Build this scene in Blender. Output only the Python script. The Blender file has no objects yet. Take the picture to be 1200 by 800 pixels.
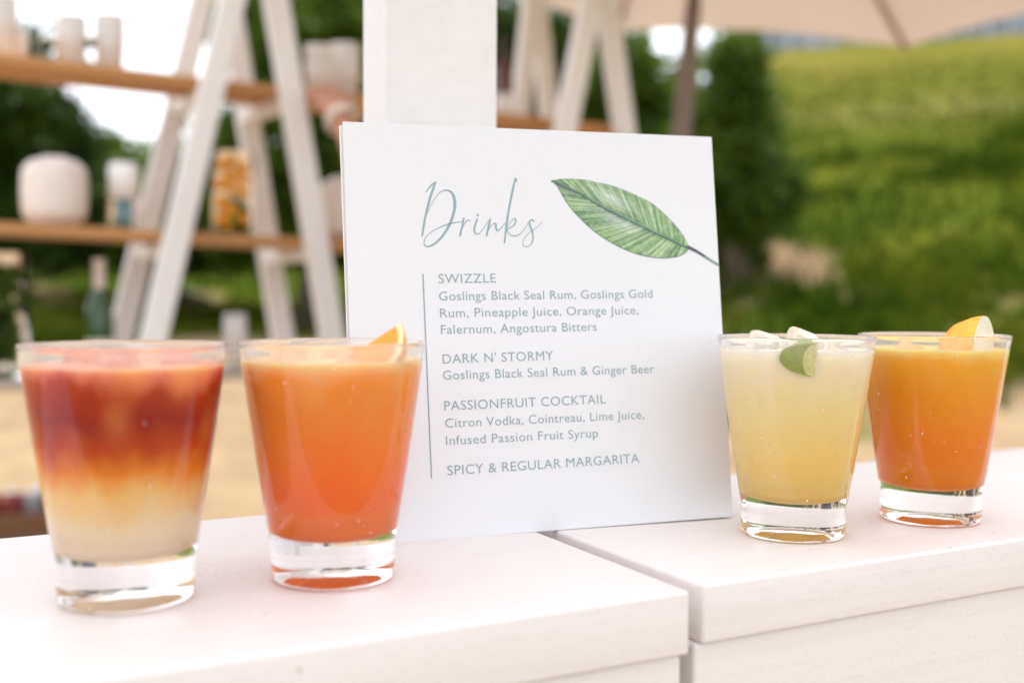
import bpy, bmesh, math, random
import numpy as np
from mathutils import Vector, Matrix
random.seed(7); rng = np.random.default_rng(7)
S = bpy.context.scene
C = S.collection
R = math.radians

# ------------------------------------------------------------------ camera
FPX, PITCH, ROLL = 1297.97, 0.0400, 0.0046      # focal length in 1200-px units, tilt down, roll
CZ = 1.0                                         # height of the bar top
CH = CZ + 0.1340                                 # camera height
cam = bpy.data.cameras.new('camera'); co = bpy.data.objects.new('camera', cam); C.objects.link(co)
cp, sp = math.cos(PITCH), math.sin(PITCH); cr, sr = math.cos(ROLL), math.sin(ROLL)
VR = Vector((cr, sr*sp, sr*cp)); VU = Vector((-sr, cr*sp, cr*cp)); VF = Vector((0, cp, -sp))
co.matrix_world = Matrix(((VR.x, VU.x, -VF.x, 0), (VR.y, VU.y, -VF.y, 0), (VR.z, VU.z, -VF.z, CH), (0, 0, 0, 1)))
cam.sensor_width = 36; cam.lens = FPX/1200*36
cam.clip_start = 0.02; cam.clip_end = 2000
cam.dof.use_dof = True; cam.dof.focus_distance = 0.615; cam.dof.aperture_fstop = 3.9
S.camera = co

# ------------------------------------------------------------------ sky, sun, exposure
SUN_EL, SUN_AZ = 60.0, 18.0      # azimuth clockwise from +Y (the view direction)
w = bpy.data.worlds.new('World'); S.world = w; w.use_nodes = True
nt = w.node_tree; N = nt.nodes; L = nt.links; N.clear()
out = N.new('ShaderNodeOutputWorld'); bg = N.new('ShaderNodeBackground'); bg.inputs[1].default_value = 0.135
sky = N.new('ShaderNodeTexSky'); sky.sky_type = 'NISHITA'; sky.sun_disc = False
sky.sun_elevation = R(SUN_EL); sky.sun_rotation = R(SUN_AZ); sky.air_density = 1.0; sky.dust_density = 2.0
tc = N.new('ShaderNodeTexCoord'); mp = N.new('ShaderNodeMapping'); mp.inputs['Scale'].default_value = (1, 1, 2.2)
no = N.new('ShaderNodeTexNoise'); no.inputs['Scale'].default_value = 2.6; no.inputs['Detail'].default_value = 7
ra = N.new('ShaderNodeValToRGB'); ra.color_ramp.elements[0].position = 0.30; ra.color_ramp.elements[1].position = 0.46
mx = N.new('ShaderNodeMix'); mx.data_type = 'RGBA'; mx.inputs['B'].default_value = (7.85, 8.1, 8.75, 1)
L.new(tc.outputs['Generated'], mp.inputs[0]); L.new(mp.outputs[0], no.inputs[0]); L.new(no.outputs[0], ra.inputs[0])
L.new(ra.outputs[0], mx.inputs['Factor']); L.new(sky.outputs[0], mx.inputs['A']); L.new(mx.outputs['Result'], bg.inputs[0]); L.new(bg.outputs[0], out.inputs[0])
sl = bpy.data.lights.new('sun', 'SUN'); sl.energy = 2.0; sl.angle = R(4); sl.color = (1, .965, .91)
so = bpy.data.objects.new('sun', sl); C.objects.link(so)
sd = Vector((math.sin(R(SUN_AZ))*math.cos(R(SUN_EL)), math.cos(R(SUN_AZ))*math.cos(R(SUN_EL)), math.sin(R(SUN_EL))))
so.rotation_euler = sd.to_track_quat('Z', 'Y').to_euler(); so.location = (0, 0, 30)
S.view_settings.view_transform = 'Standard'; S.view_settings.look = 'None'
S.view_settings.exposure = 0.92; S.view_settings.gamma = 1
S.cycles.use_denoising = True; S.cycles.max_bounces = 24; S.cycles.transmission_bounces = 16
S.cycles.diffuse_bounces = 12; S.cycles.glossy_bounces = 12; S.cycles.transparent_max_bounces = 12
S.cycles.sample_clamp_indirect = 6; S.cycles.blur_glossy = 0.3

# ------------------------------------------------------------------ helpers
def ray(px, py):
    return (VF + VR*((px-600)/FPX) + VU*(-(py-400)/FPX))
O = Vector((0, 0, CH))
def at_depth(px, py, d):                       # point at forward distance y = d
    r = ray(px, py); return O + r*(d/r.y)
def on_plane(px, py, p0, n):
    r = ray(px, py); return O + r*((p0-O).dot(n)/r.dot(n))
TH = 0.4892                                    # direction the bar runs in
E = Vector((math.cos(TH), math.sin(TH), 0)); NN = Vector((-math.sin(TH), math.cos(TH), 0)); Z = Vector((0, 0, 1))
def link(name, me, mat=None, parent=None):
    o = bpy.data.objects.new(name, me); C.objects.link(o)
    if mat:
        for m in (mat if isinstance(mat, list) else [mat]): me.materials.append(m)
    if parent: o.parent = parent
    return o
def empty(name, loc=(0, 0, 0), rz=0):
    o = bpy.data.objects.new(name, None); C.objects.link(o); o.location = loc; o.rotation_euler = (0, 0, rz); return o
def tag(o, label=None, cat=None, group=None, kind=None):
    if label: o['label'] = label
    if cat: o['category'] = cat
    if group: o['group'] = group
    if kind: o['kind'] = kind
    return o
def mesh(name, vs, fs, smooth=False):
    me = bpy.data.meshes.new(name); me.from_pydata([tuple(v) for v in vs], [], fs); me.update()
    if smooth:
        for p in me.polygons: p.use_smooth = True
    return me
def fix(me, bevel=0, seg=2, smooth=False):
    bm = bmesh.new(); bm.from_mesh(me); bmesh.ops.recalc_face_normals(bm, faces=bm.faces)
    if bevel: bmesh.ops.bevel(bm, geom=list(bm.edges), offset=bevel, segments=seg, profile=.5, affect='EDGES')
    bm.to_mesh(me); bm.free()
    if smooth:
        for p in me.polygons: p.use_smooth = True
    return me
def prism(name, a, b, u, v, hu, hv, bevel=0, seg=2):   # beam from a to b, half sizes hu, hv along u, v
    vs = [p + u*(s*hu) + v*(t*hv) for p in (a, b) for s, t in ((-1, -1), (1, -1), (1, 1), (-1, 1))]
    fs = [(0, 1, 2, 3), (7, 6, 5, 4)] + [(i, i+4, (i+1) % 4+4, (i+1) % 4) for i in range(4)]
    return fix(mesh(name, vs, fs), bevel, seg)
def boxm(name, x0, x1, y0, y1, z0, z1, bevel=0, seg=2):
    vs = [(x, y, z) for z in (z0, z1) for x, y in ((x0, y0), (x1, y0), (x1, y1), (x0, y1))]
    return fix(mesh(name, vs, [(0, 3, 2, 1), (4, 5, 6, 7), (0, 1, 5, 4), (1, 2, 6, 5), (2, 3, 7, 6), (3, 0, 4, 7)]), bevel, seg)
def lathe(name, prof, seg=64, closed=False, smooth=True):
    vs = []; fs = []; n = len(prof)
    for i, (r, z) in enumerate(prof):
        for k in range(seg):
            a = 2*math.pi*k/seg; vs.append((r*math.cos(a), r*math.sin(a), z))
    m = n if closed else n-1
    for i in range(m):
        j = (i+1) % n
        for k in range(seg):
            q = (k+1) % seg; fs.append((i*seg+k, i*seg+q, j*seg+q, j*seg+k))
    me = mesh(name, vs, fs)
    bm = bmesh.new(); bm.from_mesh(me); bmesh.ops.remove_doubles(bm, verts=bm.verts, dist=1e-6)
    bmesh.ops.dissolve_degenerate(bm, edges=bm.edges, dist=1e-7)
    bmesh.ops.recalc_face_normals(bm, faces=bm.faces); bm.to_mesh(me); bm.free()
    if smooth:
        for p in me.polygons: p.use_smooth = True
    return me
def tube(name, pts, rads, seg=12, caps=True):
    pts = [Vector(p) for p in pts]; vs = []; fs = []
    for i, p in enumerate(pts):
        t = (pts[min(i+1, len(pts)-1)]-pts[max(i-1, 0)]).normalized()
        u = t.orthogonal().normalized() if i == 0 else (u - t*u.dot(t)).normalized()
        v = t.cross(u)
        for k in range(seg):
            a = 2*math.pi*k/seg; vs.append(p+(u*math.cos(a)+v*math.sin(a))*rads[i])
    for i in range(len(pts)-1):
        for k in range(seg):
            q = (k+1) % seg; fs.append((i*seg+k, i*seg+q, (i+1)*seg+q, (i+1)*seg+k))
    if caps: fs += [tuple(range(seg))[::-1], tuple(range((len(pts)-1)*seg, len(pts)*seg))]
    return fix(mesh(name, vs, fs), smooth=True)
def srgb(r, g, b):
    f = lambda c: (c/255/12.92) if c/255 <= .04045 else ((c/255+.055)/1.055)**2.4
    return (f(r), f(g), f(b), 1)
class Mat:
    def __init__(s, name):
        s.m = bpy.data.materials.new(name); s.m.use_nodes = True; s.t = s.m.node_tree
        s.N = s.t.nodes; s.L = s.t.links; s.b = s.N['Principled BSDF']; s.o = s.N['Material Output']
    def new(s, typ, **kw):
        n = s.N.new(typ)
        for k, v in kw.items():
            if hasattr(n, k): setattr(n, k, v)
            else: n.inputs[k.replace('_', ' ')].default_value = v
        return n
    def coord(s, scale=(1, 1, 1), which='Object'):
        t = s.N.new('ShaderNodeTexCoord'); m = s.N.new('ShaderNodeMapping'); m.inputs['Scale'].default_value = scale
        s.L.new(t.outputs[which], m.inputs[0]); return m.outputs[0]
    def noise(s, scale, detail=4, vec=None, rough=.5):
        n = s.new('ShaderNodeTexNoise', Scale=scale, Detail=detail, Roughness=rough)
        if vec is not None: s.L.new(vec, n.inputs['Vector'])
        return n.outputs['Fac']
    def ramp(s, fac, stops):
        n = s.N.new('ShaderNodeValToRGB'); e = n.color_ramp.elements
        while len(e) < len(stops): e.new(.5)
        for i, (p, c) in enumerate(stops): e[i].position = p; e[i].color = c if len(c) == 4 else (*c, 1)
        s.L.new(fac, n.inputs[0]); return n.outputs[0]
    def mix(s, fac, a, b, mode='MIX'):
        n = s.N.new('ShaderNodeMix'); n.data_type = 'RGBA'; n.blend_type = mode
        for sock, v in (('Factor', fac), ('A', a), ('B', b)):
            if isinstance(v, (int, float, tuple)): n.inputs[sock].default_value = v
            else: s.L.new(v, n.inputs[sock])
        return n.outputs['Result']
    def bump(s, h, strength=.2, dist=.001):
        n = s.new('ShaderNodeBump', Strength=strength, Distance=dist); s.L.new(h, n.inputs['Height'])
        s.L.new(n.outputs[0], s.b.inputs['Normal']); return n
    def set(s, **kw):
        for k, v in kw.items():
            k = k.replace('_', ' ')
            if isinstance(v, (int, float, tuple)): s.b.inputs[k].default_value = v
            else: s.L.new(v, s.b.inputs[k])
        return s
def plain(name, col, rough=.5, var=.12, scale=20, bump=0, **kw):
    m = Mat(name); v = m.coord(); n = m.noise(scale, 5, v)
    d = tuple(c*(1-var) for c in col[:3])+(1,); u = tuple(min(1, c*(1+var)) for c in col[:3])+(1,)
    m.set(Base_Color=m.ramp(n, [(.3, d), (.7, u)]), Roughness=rough, **kw)
    if bump: m.bump(n, bump, .002)
    return m.m

# ------------------------------------------------------------------ materials
def paint(name, col, scale=1.0, spots=True):
    m = Mat(name); v = m.coord((5*scale, 120*scale, 120*scale)); st = m.noise(1.0, 6, v, .6)
    v2 = m.coord(); blot = m.noise(9*scale, 5, v2)
    c = m.mix(.5, m.ramp(blot, [(.3, tuple(x*.96 for x in col)), (.7, tuple(min(1, x*1.02) for x in col))]), m.ramp(st, [(.3, tuple(x*.92 for x in col)), (.62, col)]))
    if spots:
        sp_ = m.new('ShaderNodeTexVoronoi', Scale=38*scale); m.L.new(v2, sp_.inputs['Vector'])
        k = m.ramp(sp_.outputs['Distance'], [(.02, (1, 1, 1)), (.045, (0, 0, 0))])
        c = m.mix(k, c, (.42, .36, .32, 1))
    m.set(Base_Color=c, Roughness=.42, Specular_IOR_Level=.45)
    m.bump(m.mix(.5, st, m.noise(300*scale, 3, v2)), .8, .0009); return m.m
M_bar = paint('white bar paint', (.78, .745, .73))
M_post = paint('white post paint', (.72, .71, .70), .8)
M_leg = paint('whitewashed timber', (.83, .80, .775), .4, False)
def wood(name, c1, c2, s=1.0, along=(2, 30, 30)):
    m = Mat(name); v = m.coord(tuple(a*s for a in along)); n = m.noise(1.5, 8, v, .65); b = m.noise(1.3*s, 3, m.coord())
    c = m.mix(b, m.ramp(n, [(.3, c1), (.7, c2)]), m.ramp(n, [(.35, c2), (.7, tuple(x*.8 for x in c1))]))
    m.set(Base_Color=c, Roughness=.6); m.bump(n, .3, .001); return m.m
M_plank = wood('orange brown shelf wood', (.42, .18, .055), (.60, .30, .10))
M_plankpale = wood('weathered plank', (.34, .28, .22), (.5, .42, .34))
M_darkwood = wood('dark brown wood', (.09, .035, .012), (.16, .07, .025))
def glass(name, frost=.0, tint=(1, 1, 1, 1), rough=0.0):
    m = Mat(name); m.set(Base_Color=tint, Roughness=rough, IOR=1.47, Transmission_Weight=1.0)
    if frost:
        v = m.coord(); n = m.noise(55, 4, v); z = m.N.new('ShaderNodeSeparateXYZ'); m.L.new(v, z.inputs[0])
        up = m.ramp(z.outputs[2], [(.018, (0, 0, 0)), (.03, (1, 1, 1))])
        fine = m.ramp(n, [(.35, (frost*.7,)*3), (.7, (frost*1.3,)*3)])
        fac = m.mix(1.0, up, fine, 'MULTIPLY'); fog = m.ramp(z.outputs[2], [(.0, (0, 0, 0)), (.098, (0, 0, 0)), (.1035, (.20, .20, .20)), (.1095, (.22, .22, .22)), (.1115, (0, 0, 0))])
        fac = m.mix(1.0, fac, m.mix(1.0, fog, m.ramp(n, [(.3, (.4, .4, .4)), (.7, (1, 1, 1))]), 'MULTIPLY'), 'ADD')
        d = m.new('ShaderNodeBsdfDiffuse', Color=(.95, .93, .92, 1)); t = m.new('ShaderNodeBsdfTranslucent', Color=(.95, .93, .92, 1))
        a = m.new('ShaderNodeMixShader'); m.L.new(d.outputs[0], a.inputs[1]); m.L.new(t.outputs[0], a.inputs[2])
        x = m.new('ShaderNodeMixShader'); m.L.new(fac, x.inputs[0]); m.L.new(m.b.outputs[0], x.inputs[1]); m.L.new(a.outputs[0], x.inputs[2])
        m.L.new(x.outputs[0], m.o.inputs[0])
        m.bump(m.noise(900, 2, v), .05, .0002)
    return m.m
M_glass = glass('clear glass')
M_thin = glass('thin jar glass'); M_thin.node_tree.nodes['Principled BSDF'].inputs['IOR'].default_value = 1.09
M_fog = glass('misted glass', .45)
M_ice = glass('ice', .0, (1, 1, 1, 1), .12)
M_drop = glass('water')
def liquid(name, stops, ice=.25, zc=.104, icecol=(1, .9, .8, 1), seed=0):
    wob = .034 if 'one' in name else .022
    m = Mat(name); v = m.coord(); z = m.N.new('ShaderNodeSeparateXYZ'); m.L.new(v, z.inputs[0])
    mp_ = m.N.new('ShaderNodeMapping'); mp_.inputs['Location'].default_value = (seed, seed*2, 0); mp_.inputs['Scale'].default_value = (1, 1, .55); m.L.new(v, mp_.inputs[0])
    n = m.noise(48, 4, mp_.outputs[0], .55)
    # wobble the layer boundaries
    a = m.new('ShaderNodeMath', operation='MULTIPLY_ADD'); m.L.new(n, a.inputs[0]); a.inputs[1].default_value = wob; a.inputs[2].default_value = -wob/2
    b = m.new('ShaderNodeMath', operation='ADD'); m.L.new(z.outputs[2], b.inputs[0]); m.L.new(a.outputs[0], b.inputs[1])
    mr = m.new('ShaderNodeMapRange'); m.L.new(b.outputs[0], mr.inputs[0]); mr.inputs[1].default_value = .018; mr.inputs[2].default_value = zc
    c = m.ramp(mr.outputs[0], stops)
    vo = m.new('ShaderNodeTexVoronoi', Scale=62); m.L.new(mp_.outputs[0], vo.inputs['Vector']); vo.feature = 'SMOOTH_F1'
    blob = m.ramp(vo.outputs['Distance'], [(.12, (1, 1, 1)), (.48, (0, 0, 0))])
    hi = m.ramp(mr.outputs[0], [(.45, (0, 0, 0)), (.95, (ice, ice, ice))])
    c = m.mix(m.mix(1.0, blob, hi, 'MULTIPLY'), c, icecol)
    n2 = m.noise(700, 2, v)
    c = m.mix(m.ramp(n2, [(.66, (0, 0, 0)), (.74, (.14, .14, .14))]), c, icecol)
    m.set(Base_Color=c, Roughness=.4, Subsurface_Weight=.8, Subsurface_Radius=(1.0, .8, .5), Subsurface_Scale=.012, IOR=1.33, Specular_IOR_Level=.15)
    m.b.subsurface_method = 'RANDOM_WALK'
    return m.m
M_card = plain('white card', (.69, .71, .735), .55, .01, 300)
M_cardback = plain('card edge', (.78, .77, .76), .7, .03, 100)
M_ink = plain('blue grey ink', srgb(136, 158, 166), .6, .05, 400)
M_ink2 = plain('blue grey title ink', srgb(134, 161, 170), .6, .05, 400)
M_bar_rule = M_ink
M_peel = plain('orange peel', (.95, .42, .03), .4, .12, 400, .4, Subsurface_Weight=.2, Subsurface_Scale=.003)
M_peel2 = plain('yellow peel', (.96, .47, .045), .4, .2, 250, .4, Subsurface_Weight=.2, Subsurface_Scale=.003)
M_limepeel = plain('lime peel', (.34, .42, .04), .35, .2, 200, .3)
def flesh(name, col, pith, rad):
    m = Mat(name); v = m.coord(); l = m.new('ShaderNodeVectorMath', operation='LENGTH'); m.L.new(v, l.inputs[0])
    mr = m.new('ShaderNodeMapRange'); m.L.new(l.outputs['Value'], mr.inputs[0]); mr.inputs[2].default_value = rad
    n = m.noise(500, 4, v)
    c = m.ramp(n, [(.3, tuple(x*.85 for x in col)), (.7, tuple(min(1, x*1.15) for x in col))])
    c = m.mix(m.ramp(mr.outputs[0], [(.82, (0, 0, 0)), (.90, (1, 1, 1))]), c, pith)
    m.set(Base_Color=c, Roughness=.3, Subsurface_Weight=.3, Subsurface_Scale=.003); m.bump(n, .3, .0006); return m.m

# ------------------------------------------------------------------ ground: one terrain sheet
def sst(a, b, x): t = np.clip((x-a)/(b-a), 0, 1); return t*t*(3-2*t)
def ground_h(x, y):
    x = np.asarray(x, float); y = np.asarray(y, float)
    r = np.hypot(x, y)+1e-6; u = np.where(y > .5, x/np.maximum(y, .5), np.where(x > 0, 3, -3)*1.0)
    fw = sst(0, 6, y)
    s = sst(.02, .24, u)
    left = .7*sst(5, 22, r)+np.clip(r-20, 0, 60)*.10
    right = .12*sst(4, 9, r)+np.minimum(np.clip(r-9.2, 0, 1e3)*.313, 9.75+np.clip(r-40, 0, 1e3)*.02)
    # shoulders of the hill fall off past the frame on the right
    lump = .05*np.sin(x*1.3+y*.7)*np.sin(y*.9-x*.4)+.03*np.sin(x*3.1)*np.sin(y*2.7+1)
    return fw*((1-s)*left+s*right)+lump*sst(4, 10, r)
def gz(x, y): return float(ground_h(x, y))
rr = np.concatenate([[0.0], np.geomspace(.5, 5, 30)[:-1], np.geomspace(5, 50, 150)[:-1], np.geomspace(50, 900, 30)])
ang = np.concatenate([np.linspace(-R(38), R(38), 300), np.linspace(R(38), 2*np.pi-R(38), 62)[1:-1]]); na = len(ang)
XX = rr[:, None]*np.sin(ang)[None]; YY = rr[:, None]*np.cos(ang)[None]
HH = ground_h(XX, YY); HH[0, :] = HH[0, 0]
vs = np.stack([XX, YY, HH], -1).reshape(-1, 3)
fs = []
for i in range(len(rr)-1):
    for k in range(na):
        q = (k+1) % na
        if i == 0: fs.append((0, (i+1)*na+q, (i+1)*na+k)[::-1])
        else: fs.append((i*na+k, i*na+q, (i+1)*na+q, (i+1)*na+k)[::-1])
me = mesh('ground', vs, fs, True); fix(me, smooth=True)
# where the grass begins, by bearing; bare earth patches
co_ = np.array([v.co[:] for v in me.vertices]); rx, ry = co_[:, 0], co_[:, 1]; rad = np.hypot(rx, ry)
uu = np.where(ry > .3, rx/np.maximum(ry, .3), np.sign(rx)*3)
edge = np.interp(uu, [-3, -.45, -.25, -.1, .2, .42, 3], [12, 13, 17, 14, 9.0, 9.6, 9])
wob = .8*np.sin(rx*.9+1)+.6*np.sin(rx*2.3+ry)+.5*np.sin(ry*1.7)
g = sst(-.8, .9, rad+wob*.9-edge)
def patchmask(x, y, z):
    P_ = np.stack([x, y, z-CH], -1); d = np.maximum(P_@np.array(VF), .1); px = 600+FPX*(P_@np.array(VR))/d; py = 400-FPX*(P_@np.array(VU))/d
    m_ = np.zeros(len(x))
    for (cx, cy, a, b, k) in [(908, 306, 72, 22, .9), (862, 322, 45, 26, .85), (1010, 345, 34, 12, .7), (945, 322, 40, 12, .8), (1130, 125, 90, 14, .15), (1000, 135, 90, 16, .12), (860, 350, 50, 12, .4), (240, 350, 30, 10, .5), (60, 345, 30, 12, .6), (870, 400, 60, 8, .5), (1170, 350, 40, 9, .4)]:
        e_ = ((px-cx)/a)**2+((py-cy)/b)**2; e_ = e_+.35*np.sin(px*.11)*np.sin(py*.23); m_ = np.maximum(m_, k*sst(1.5, .4, e_)) if False else np.maximum(m_, k*(1-sst(.4, 1.5, e_)))
    return m_
bm_ = patchmask(rx, ry, co_[:, 2]); at2 = me.attributes.new('bare', 'FLOAT', 'POINT'); at2.data.foreach_set('value', bm_)
at = me.attributes.new('grass', 'FLOAT', 'POINT'); at.data.foreach_set('value', g)
m = Mat('sand and grass'); v = m.coord()
ga = m.new('ShaderNodeAttribute'); ga.attribute_name = 'grass'
n1 = m.noise(.9, 6, v, .6); n2 = m.noise(7, 5, v, .65); n3 = m.noise(.28, 4, v); n4 = m.noise(60, 3, v)
sand = m.mix(.4, m.ramp(n1, [(.35, (.27, .18, .10)), (.65, (.43, .31, .18))]), m.ramp(n2, [(.3, (.24, .16, .09)), (.7, (.46, .34, .21))]))
gr = m.mix(.5, m.ramp(n1, [(.35, (.018, .045, .003)), (.5, (.060, .095, .008)), (.65, (.18, .17, .018))]), m.ramp(n2, [(.3, (.035, .065, .008)), (.7, (.14, .17, .025))]))
geo = m.N.new('ShaderNodeNewGeometry'); sx = m.N.new('ShaderNodeSeparateXYZ'); m.L.new(geo.outputs['Position'], sx.inputs[0])
high = m.ramp(m.mix(.15, m.new('ShaderNodeMapRange').outputs[0], n1), [(0, (0, 0, 0)), (1, (1, 1, 1))])
mr = m.new('ShaderNodeMapRange'); m.L.new(sx.outputs[2], mr.inputs[0]); mr.inputs[1].default_value = 2.5; mr.inputs[2].default_value = 8.5
dry = m.mix(1.0, m.ramp(mr.outputs[0], [(0, (0, 0, 0)), (1, (.75, .75, .75))]), m.ramp(n3, [(.3, (.5, .5, .5)), (.6, (1, 1, 1))]), 'MULTIPLY')
gr = m.mix(dry, gr, m.ramp(n2, [(.3, (.15, .13, .025)), (.7, (.27, .225, .055))]))
bare = m.ramp(m.mix(.35, n3, n1), [(.60, (0, 0, 0)), (.70, (.6, .6, .6))])
gr = m.mix(bare, gr, (.30, .21, .11, 1))
ba = m.new('ShaderNodeAttribute'); ba.attribute_name = 'bare'; gr = m.mix(ba.outputs['Fac'], gr, (.33, .22, .13, 1))
sand = m.mix(m.ramp(m.noise(3.2, 6, v, .7), [(.56, (0, 0, 0)), (.68, (.55, .55, .55))]), sand, (.16, .105, .06, 1))
c = m.mix(ga.outputs['Fac'], sand, gr)
m.set(Base_Color=c, Roughness=.95, Specular_IOR_Level=.0); m.bump(m.mix(.5, n2, n4), .8, .04)
ground = link('ground', me, m.m); tag(ground, 'sunlit sandy ground rising into a grassy green hill', None, None, 'structure')

# grass tufts on the slope (nobody could count them)
def tufts(name, n, f_pos, hgt, mat):
    P = f_pos(n); n = len(P); vs = np.zeros((n, 9, 3)); fs = []
    for b in range(3):
        a = rng.uniform(0, 2*np.pi, n); ln = hgt*rng.uniform(.5, 1.3, n); wd = ln*.16
        d = np.stack([np.cos(a), np.sin(a), np.zeros(n)], 1); base = P + d*(ln*.2)[:, None]
        sd_ = np.stack([-d[:, 1], d[:, 0], d[:, 2]], 1)
        vs[:, b*3] = base-sd_*wd[:, None]; vs[:, b*3+1] = base+sd_*wd[:, None]
        vs[:, b*3+2] = base+d*(ln*.5)[:, None]+np.array([0, 0, 1])*ln[:, None]
    vs = vs.reshape(-1, 3); fs = np.arange(n*9).reshape(-1, 3).tolist()
    return link(name, mesh(name, vs, fs), mat)
def leafmat(name, c1, c2, c3, tr=.35, scale=1.2, spec=.15):
    m = Mat(name); v = m.coord(); n = m.noise(scale, 3, v); n2 = m.noise(scale*9, 2, v)
    c = m.ramp(m.mix(.55, n, n2), [(.36, c1), (.5, c2), (.66, c3)])
    d = m.b; m.set(Base_Color=c, Roughness=.5, Specular_IOR_Level=spec)
    t = m.new('ShaderNodeBsdfTranslucent'); m.L.new(c, t.inputs[0])
    x = m.new('ShaderNodeMixShader'); x.inputs[0].default_value = tr; m.L.new(d.outputs[0], x.inputs[1]); m.L.new(t.outputs[0], x.inputs[2]); m.L.new(x.outputs[0], m.o.inputs[0])
    return m.m
M_tuft = leafmat('grass blades', (.016, .042, .003), (.066, .098, .008), (.20, .18, .018), .4, .35, 0)
def gp(n):
    r = 9.5*np.exp(rng.uniform(0, math.log(3.6), n)); u = rng.uniform(-.5, .62, n)
    y = r/np.sqrt(1+u*u); x = u*y
    e = np.interp(u, [-.45, -.25, -.1, .2, .42], [13.5, 17.5, 14.5, 9.6, 10.2]); k = (r > e) & (rng.random(n) < .75+.25*np.sin(x*1.1+.5)*np.sin(y*.8))
    k &= rng.random(n) > patchmask(x, y, ground_h(x, y)); x, y = x[k], y[k]; return np.stack([x, y, ground_h(x, y)-.01], 1)
M_weed = leafmat('weeds', (.018, .050, .003), (.055, .092, .007), (.15, .17, .014), .4, .5, 0)
def wp(n):
    c_ = gp(900); c_ = c_[(np.hypot(c_[:, 0], c_[:, 1]) < 24) & (c_[:, 0] > 1.2)][:60]; P = c_[rng.integers(0, len(c_), n)].copy()
    P[:, 0] += rng.normal(size=n)*.45; P[:, 1] += rng.normal(size=n)*.30; P[:, 2] = ground_h(P[:, 0], P[:, 1])-.01; return P
tag(tufts('weeds', 3000, wp, .20, M_weed), 'darker green weeds growing in patches low on the hillside', 'weeds', None, 'stuff')
tag(tufts('grass', 26000, gp, .12, M_tuft), 'rough green and yellowing grass covering the slope behind the bar', 'grass', None, 'stuff')

# ------------------------------------------------------------------ trees
M_leaf = leafmat('dark green leaves', (.010, .030, .005), (.035, .070, .010), (.11, .16, .02), .4)
M_leaf2 = leafmat('fresh green leaves', (.02, .05, .006), (.08, .14, .012), (.20, .26, .03), .45)
M_bark = wood('bark', (.06, .045, .03), (.13, .10, .07), 1, (9, 9, 2))
def tree(name, label, d, blobs, n, mat, size, group=None):
    cx = sum(b[0]*b[2] for b in blobs)/sum(b[2] for b in blobs)
    base = at_depth(cx, 350, d); base.z = gz(base.x, base.y)-.05
    root = empty(name, base); tag(root, label, 'tree', group)
    tot = sum(b[2]*b[3] for b in blobs); V = []; cen = []
    for (px, py, rw, rh) in blobs:
        dj = d+random.uniform(-.05, .05)*d; c = at_depth(px, py, dj); s = dj/FPX
        a, bz = rw*s, rh*s; cen.append((c, min(a, bz)))
        k = int(n*rw*rh/tot); dr = rng.normal(size=(k, 3)); dr /= np.linalg.norm(dr, axis=1)[:, None]
        rad_ = rng.uniform(.25, 1, k)**.45
        rad_ *= 1+.22*np.sin(dr[:, 0]*7+px)*np.sin(dr[:, 2]*6+py)          # lumpy outline
        p = dr*rad_[:, None]*np.array([a, min(a, 1.6), bz])+np.array(c)
        V.append(p)
    P = np.concatenate(V); P = P[P[:, 2] > ground_h(P[:, 0], P[:, 1])+.05]-np.array(base); k = len(P)
    # clumps: pull leaves to random twig ends
    tw = P[rng.integers(0, k, max(8, k//26))]; idx = rng.integers(0, len(tw), k); near = rng.random(k) < .8
    P[near] = tw[idx[near]]+rng.normal(size=(near.sum(), 3))*size*1.3
    nrm = rng.normal(size=(k, 3))+np.array([0, 0, .8]); nrm /= np.linalg.norm(nrm, axis=1)[:, None]
    t1 = np.cross(nrm, rng.normal(size=(k, 3))); t1 /= np.linalg.norm(t1, axis=1)[:, None]; t2 = np.cross(nrm, t1)
    L_ = size*rng.uniform(.6, 1.3, k)[:, None]; W_ = L_*.42
    q = np.stack([P-t1*L_, P+t2*W_-nrm*L_*.1, P+t1*L_, P-t2*W_-nrm*L_*.1], 1).reshape(-1, 3)
    link('crown', mesh('crown', q, np.arange(k*4).reshape(-1, 4).tolist()), mat, root)
    # trunk with limbs towards the blobs
    vs = []; fs = []
    def limb(a, b, r0, r1, off):
        mid = (a+b)/2+Vector((random.uniform(-.2, .2), random.uniform(-.2, .2), .1)); me_ = tube('t', [a, mid, b], [r0, (r0+r1)/2, r1], 8)
        o_ = len(vs); vs.extend([v.co[:] for v in me_.vertices]); fs.extend([tuple(i+o_ for i in p.vertices) for p in me_.polygons]); bpy.data.meshes.remove(me_)
    top = max((c for c, _ in cen), key=lambda c: c.z)-base
    hub = Vector((top.x*.4, top.y*.4, max(.5, top.z*.4)))
    limb(Vector((0, 0, 0)), hub, .16, .11, 0)
    for c, _ in cen: limb(hub, c-base, .09, .02, 0)
    link('trunk', mesh('trunk', vs, fs, True), M_bark, root)
    return root
G = 'trees beyond the drinks shelf'
tree('dark_tree', 'darkest dense evergreen tree at the left edge, behind the rounded white canister', 15,
     [(10, 190, 100, 85), (-60, 150, 70, 90), (50, 255, 100, 70), (40, 130, 55, 32), (35, 62, 24, 26), (-20, 60, 40, 30)], 17000, M_leaf, .10, G)
tree('bushy_tree', 'low green tree seen between the rounded white canister and the whitewashed shelf legs', 20,
     [(150, 225, 85, 55), (225, 240, 85, 65), (105, 190, 40, 34), (265, 200, 55, 45), (180, 270, 110, 45)], 13000, M_leaf2, .13, G)
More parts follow.
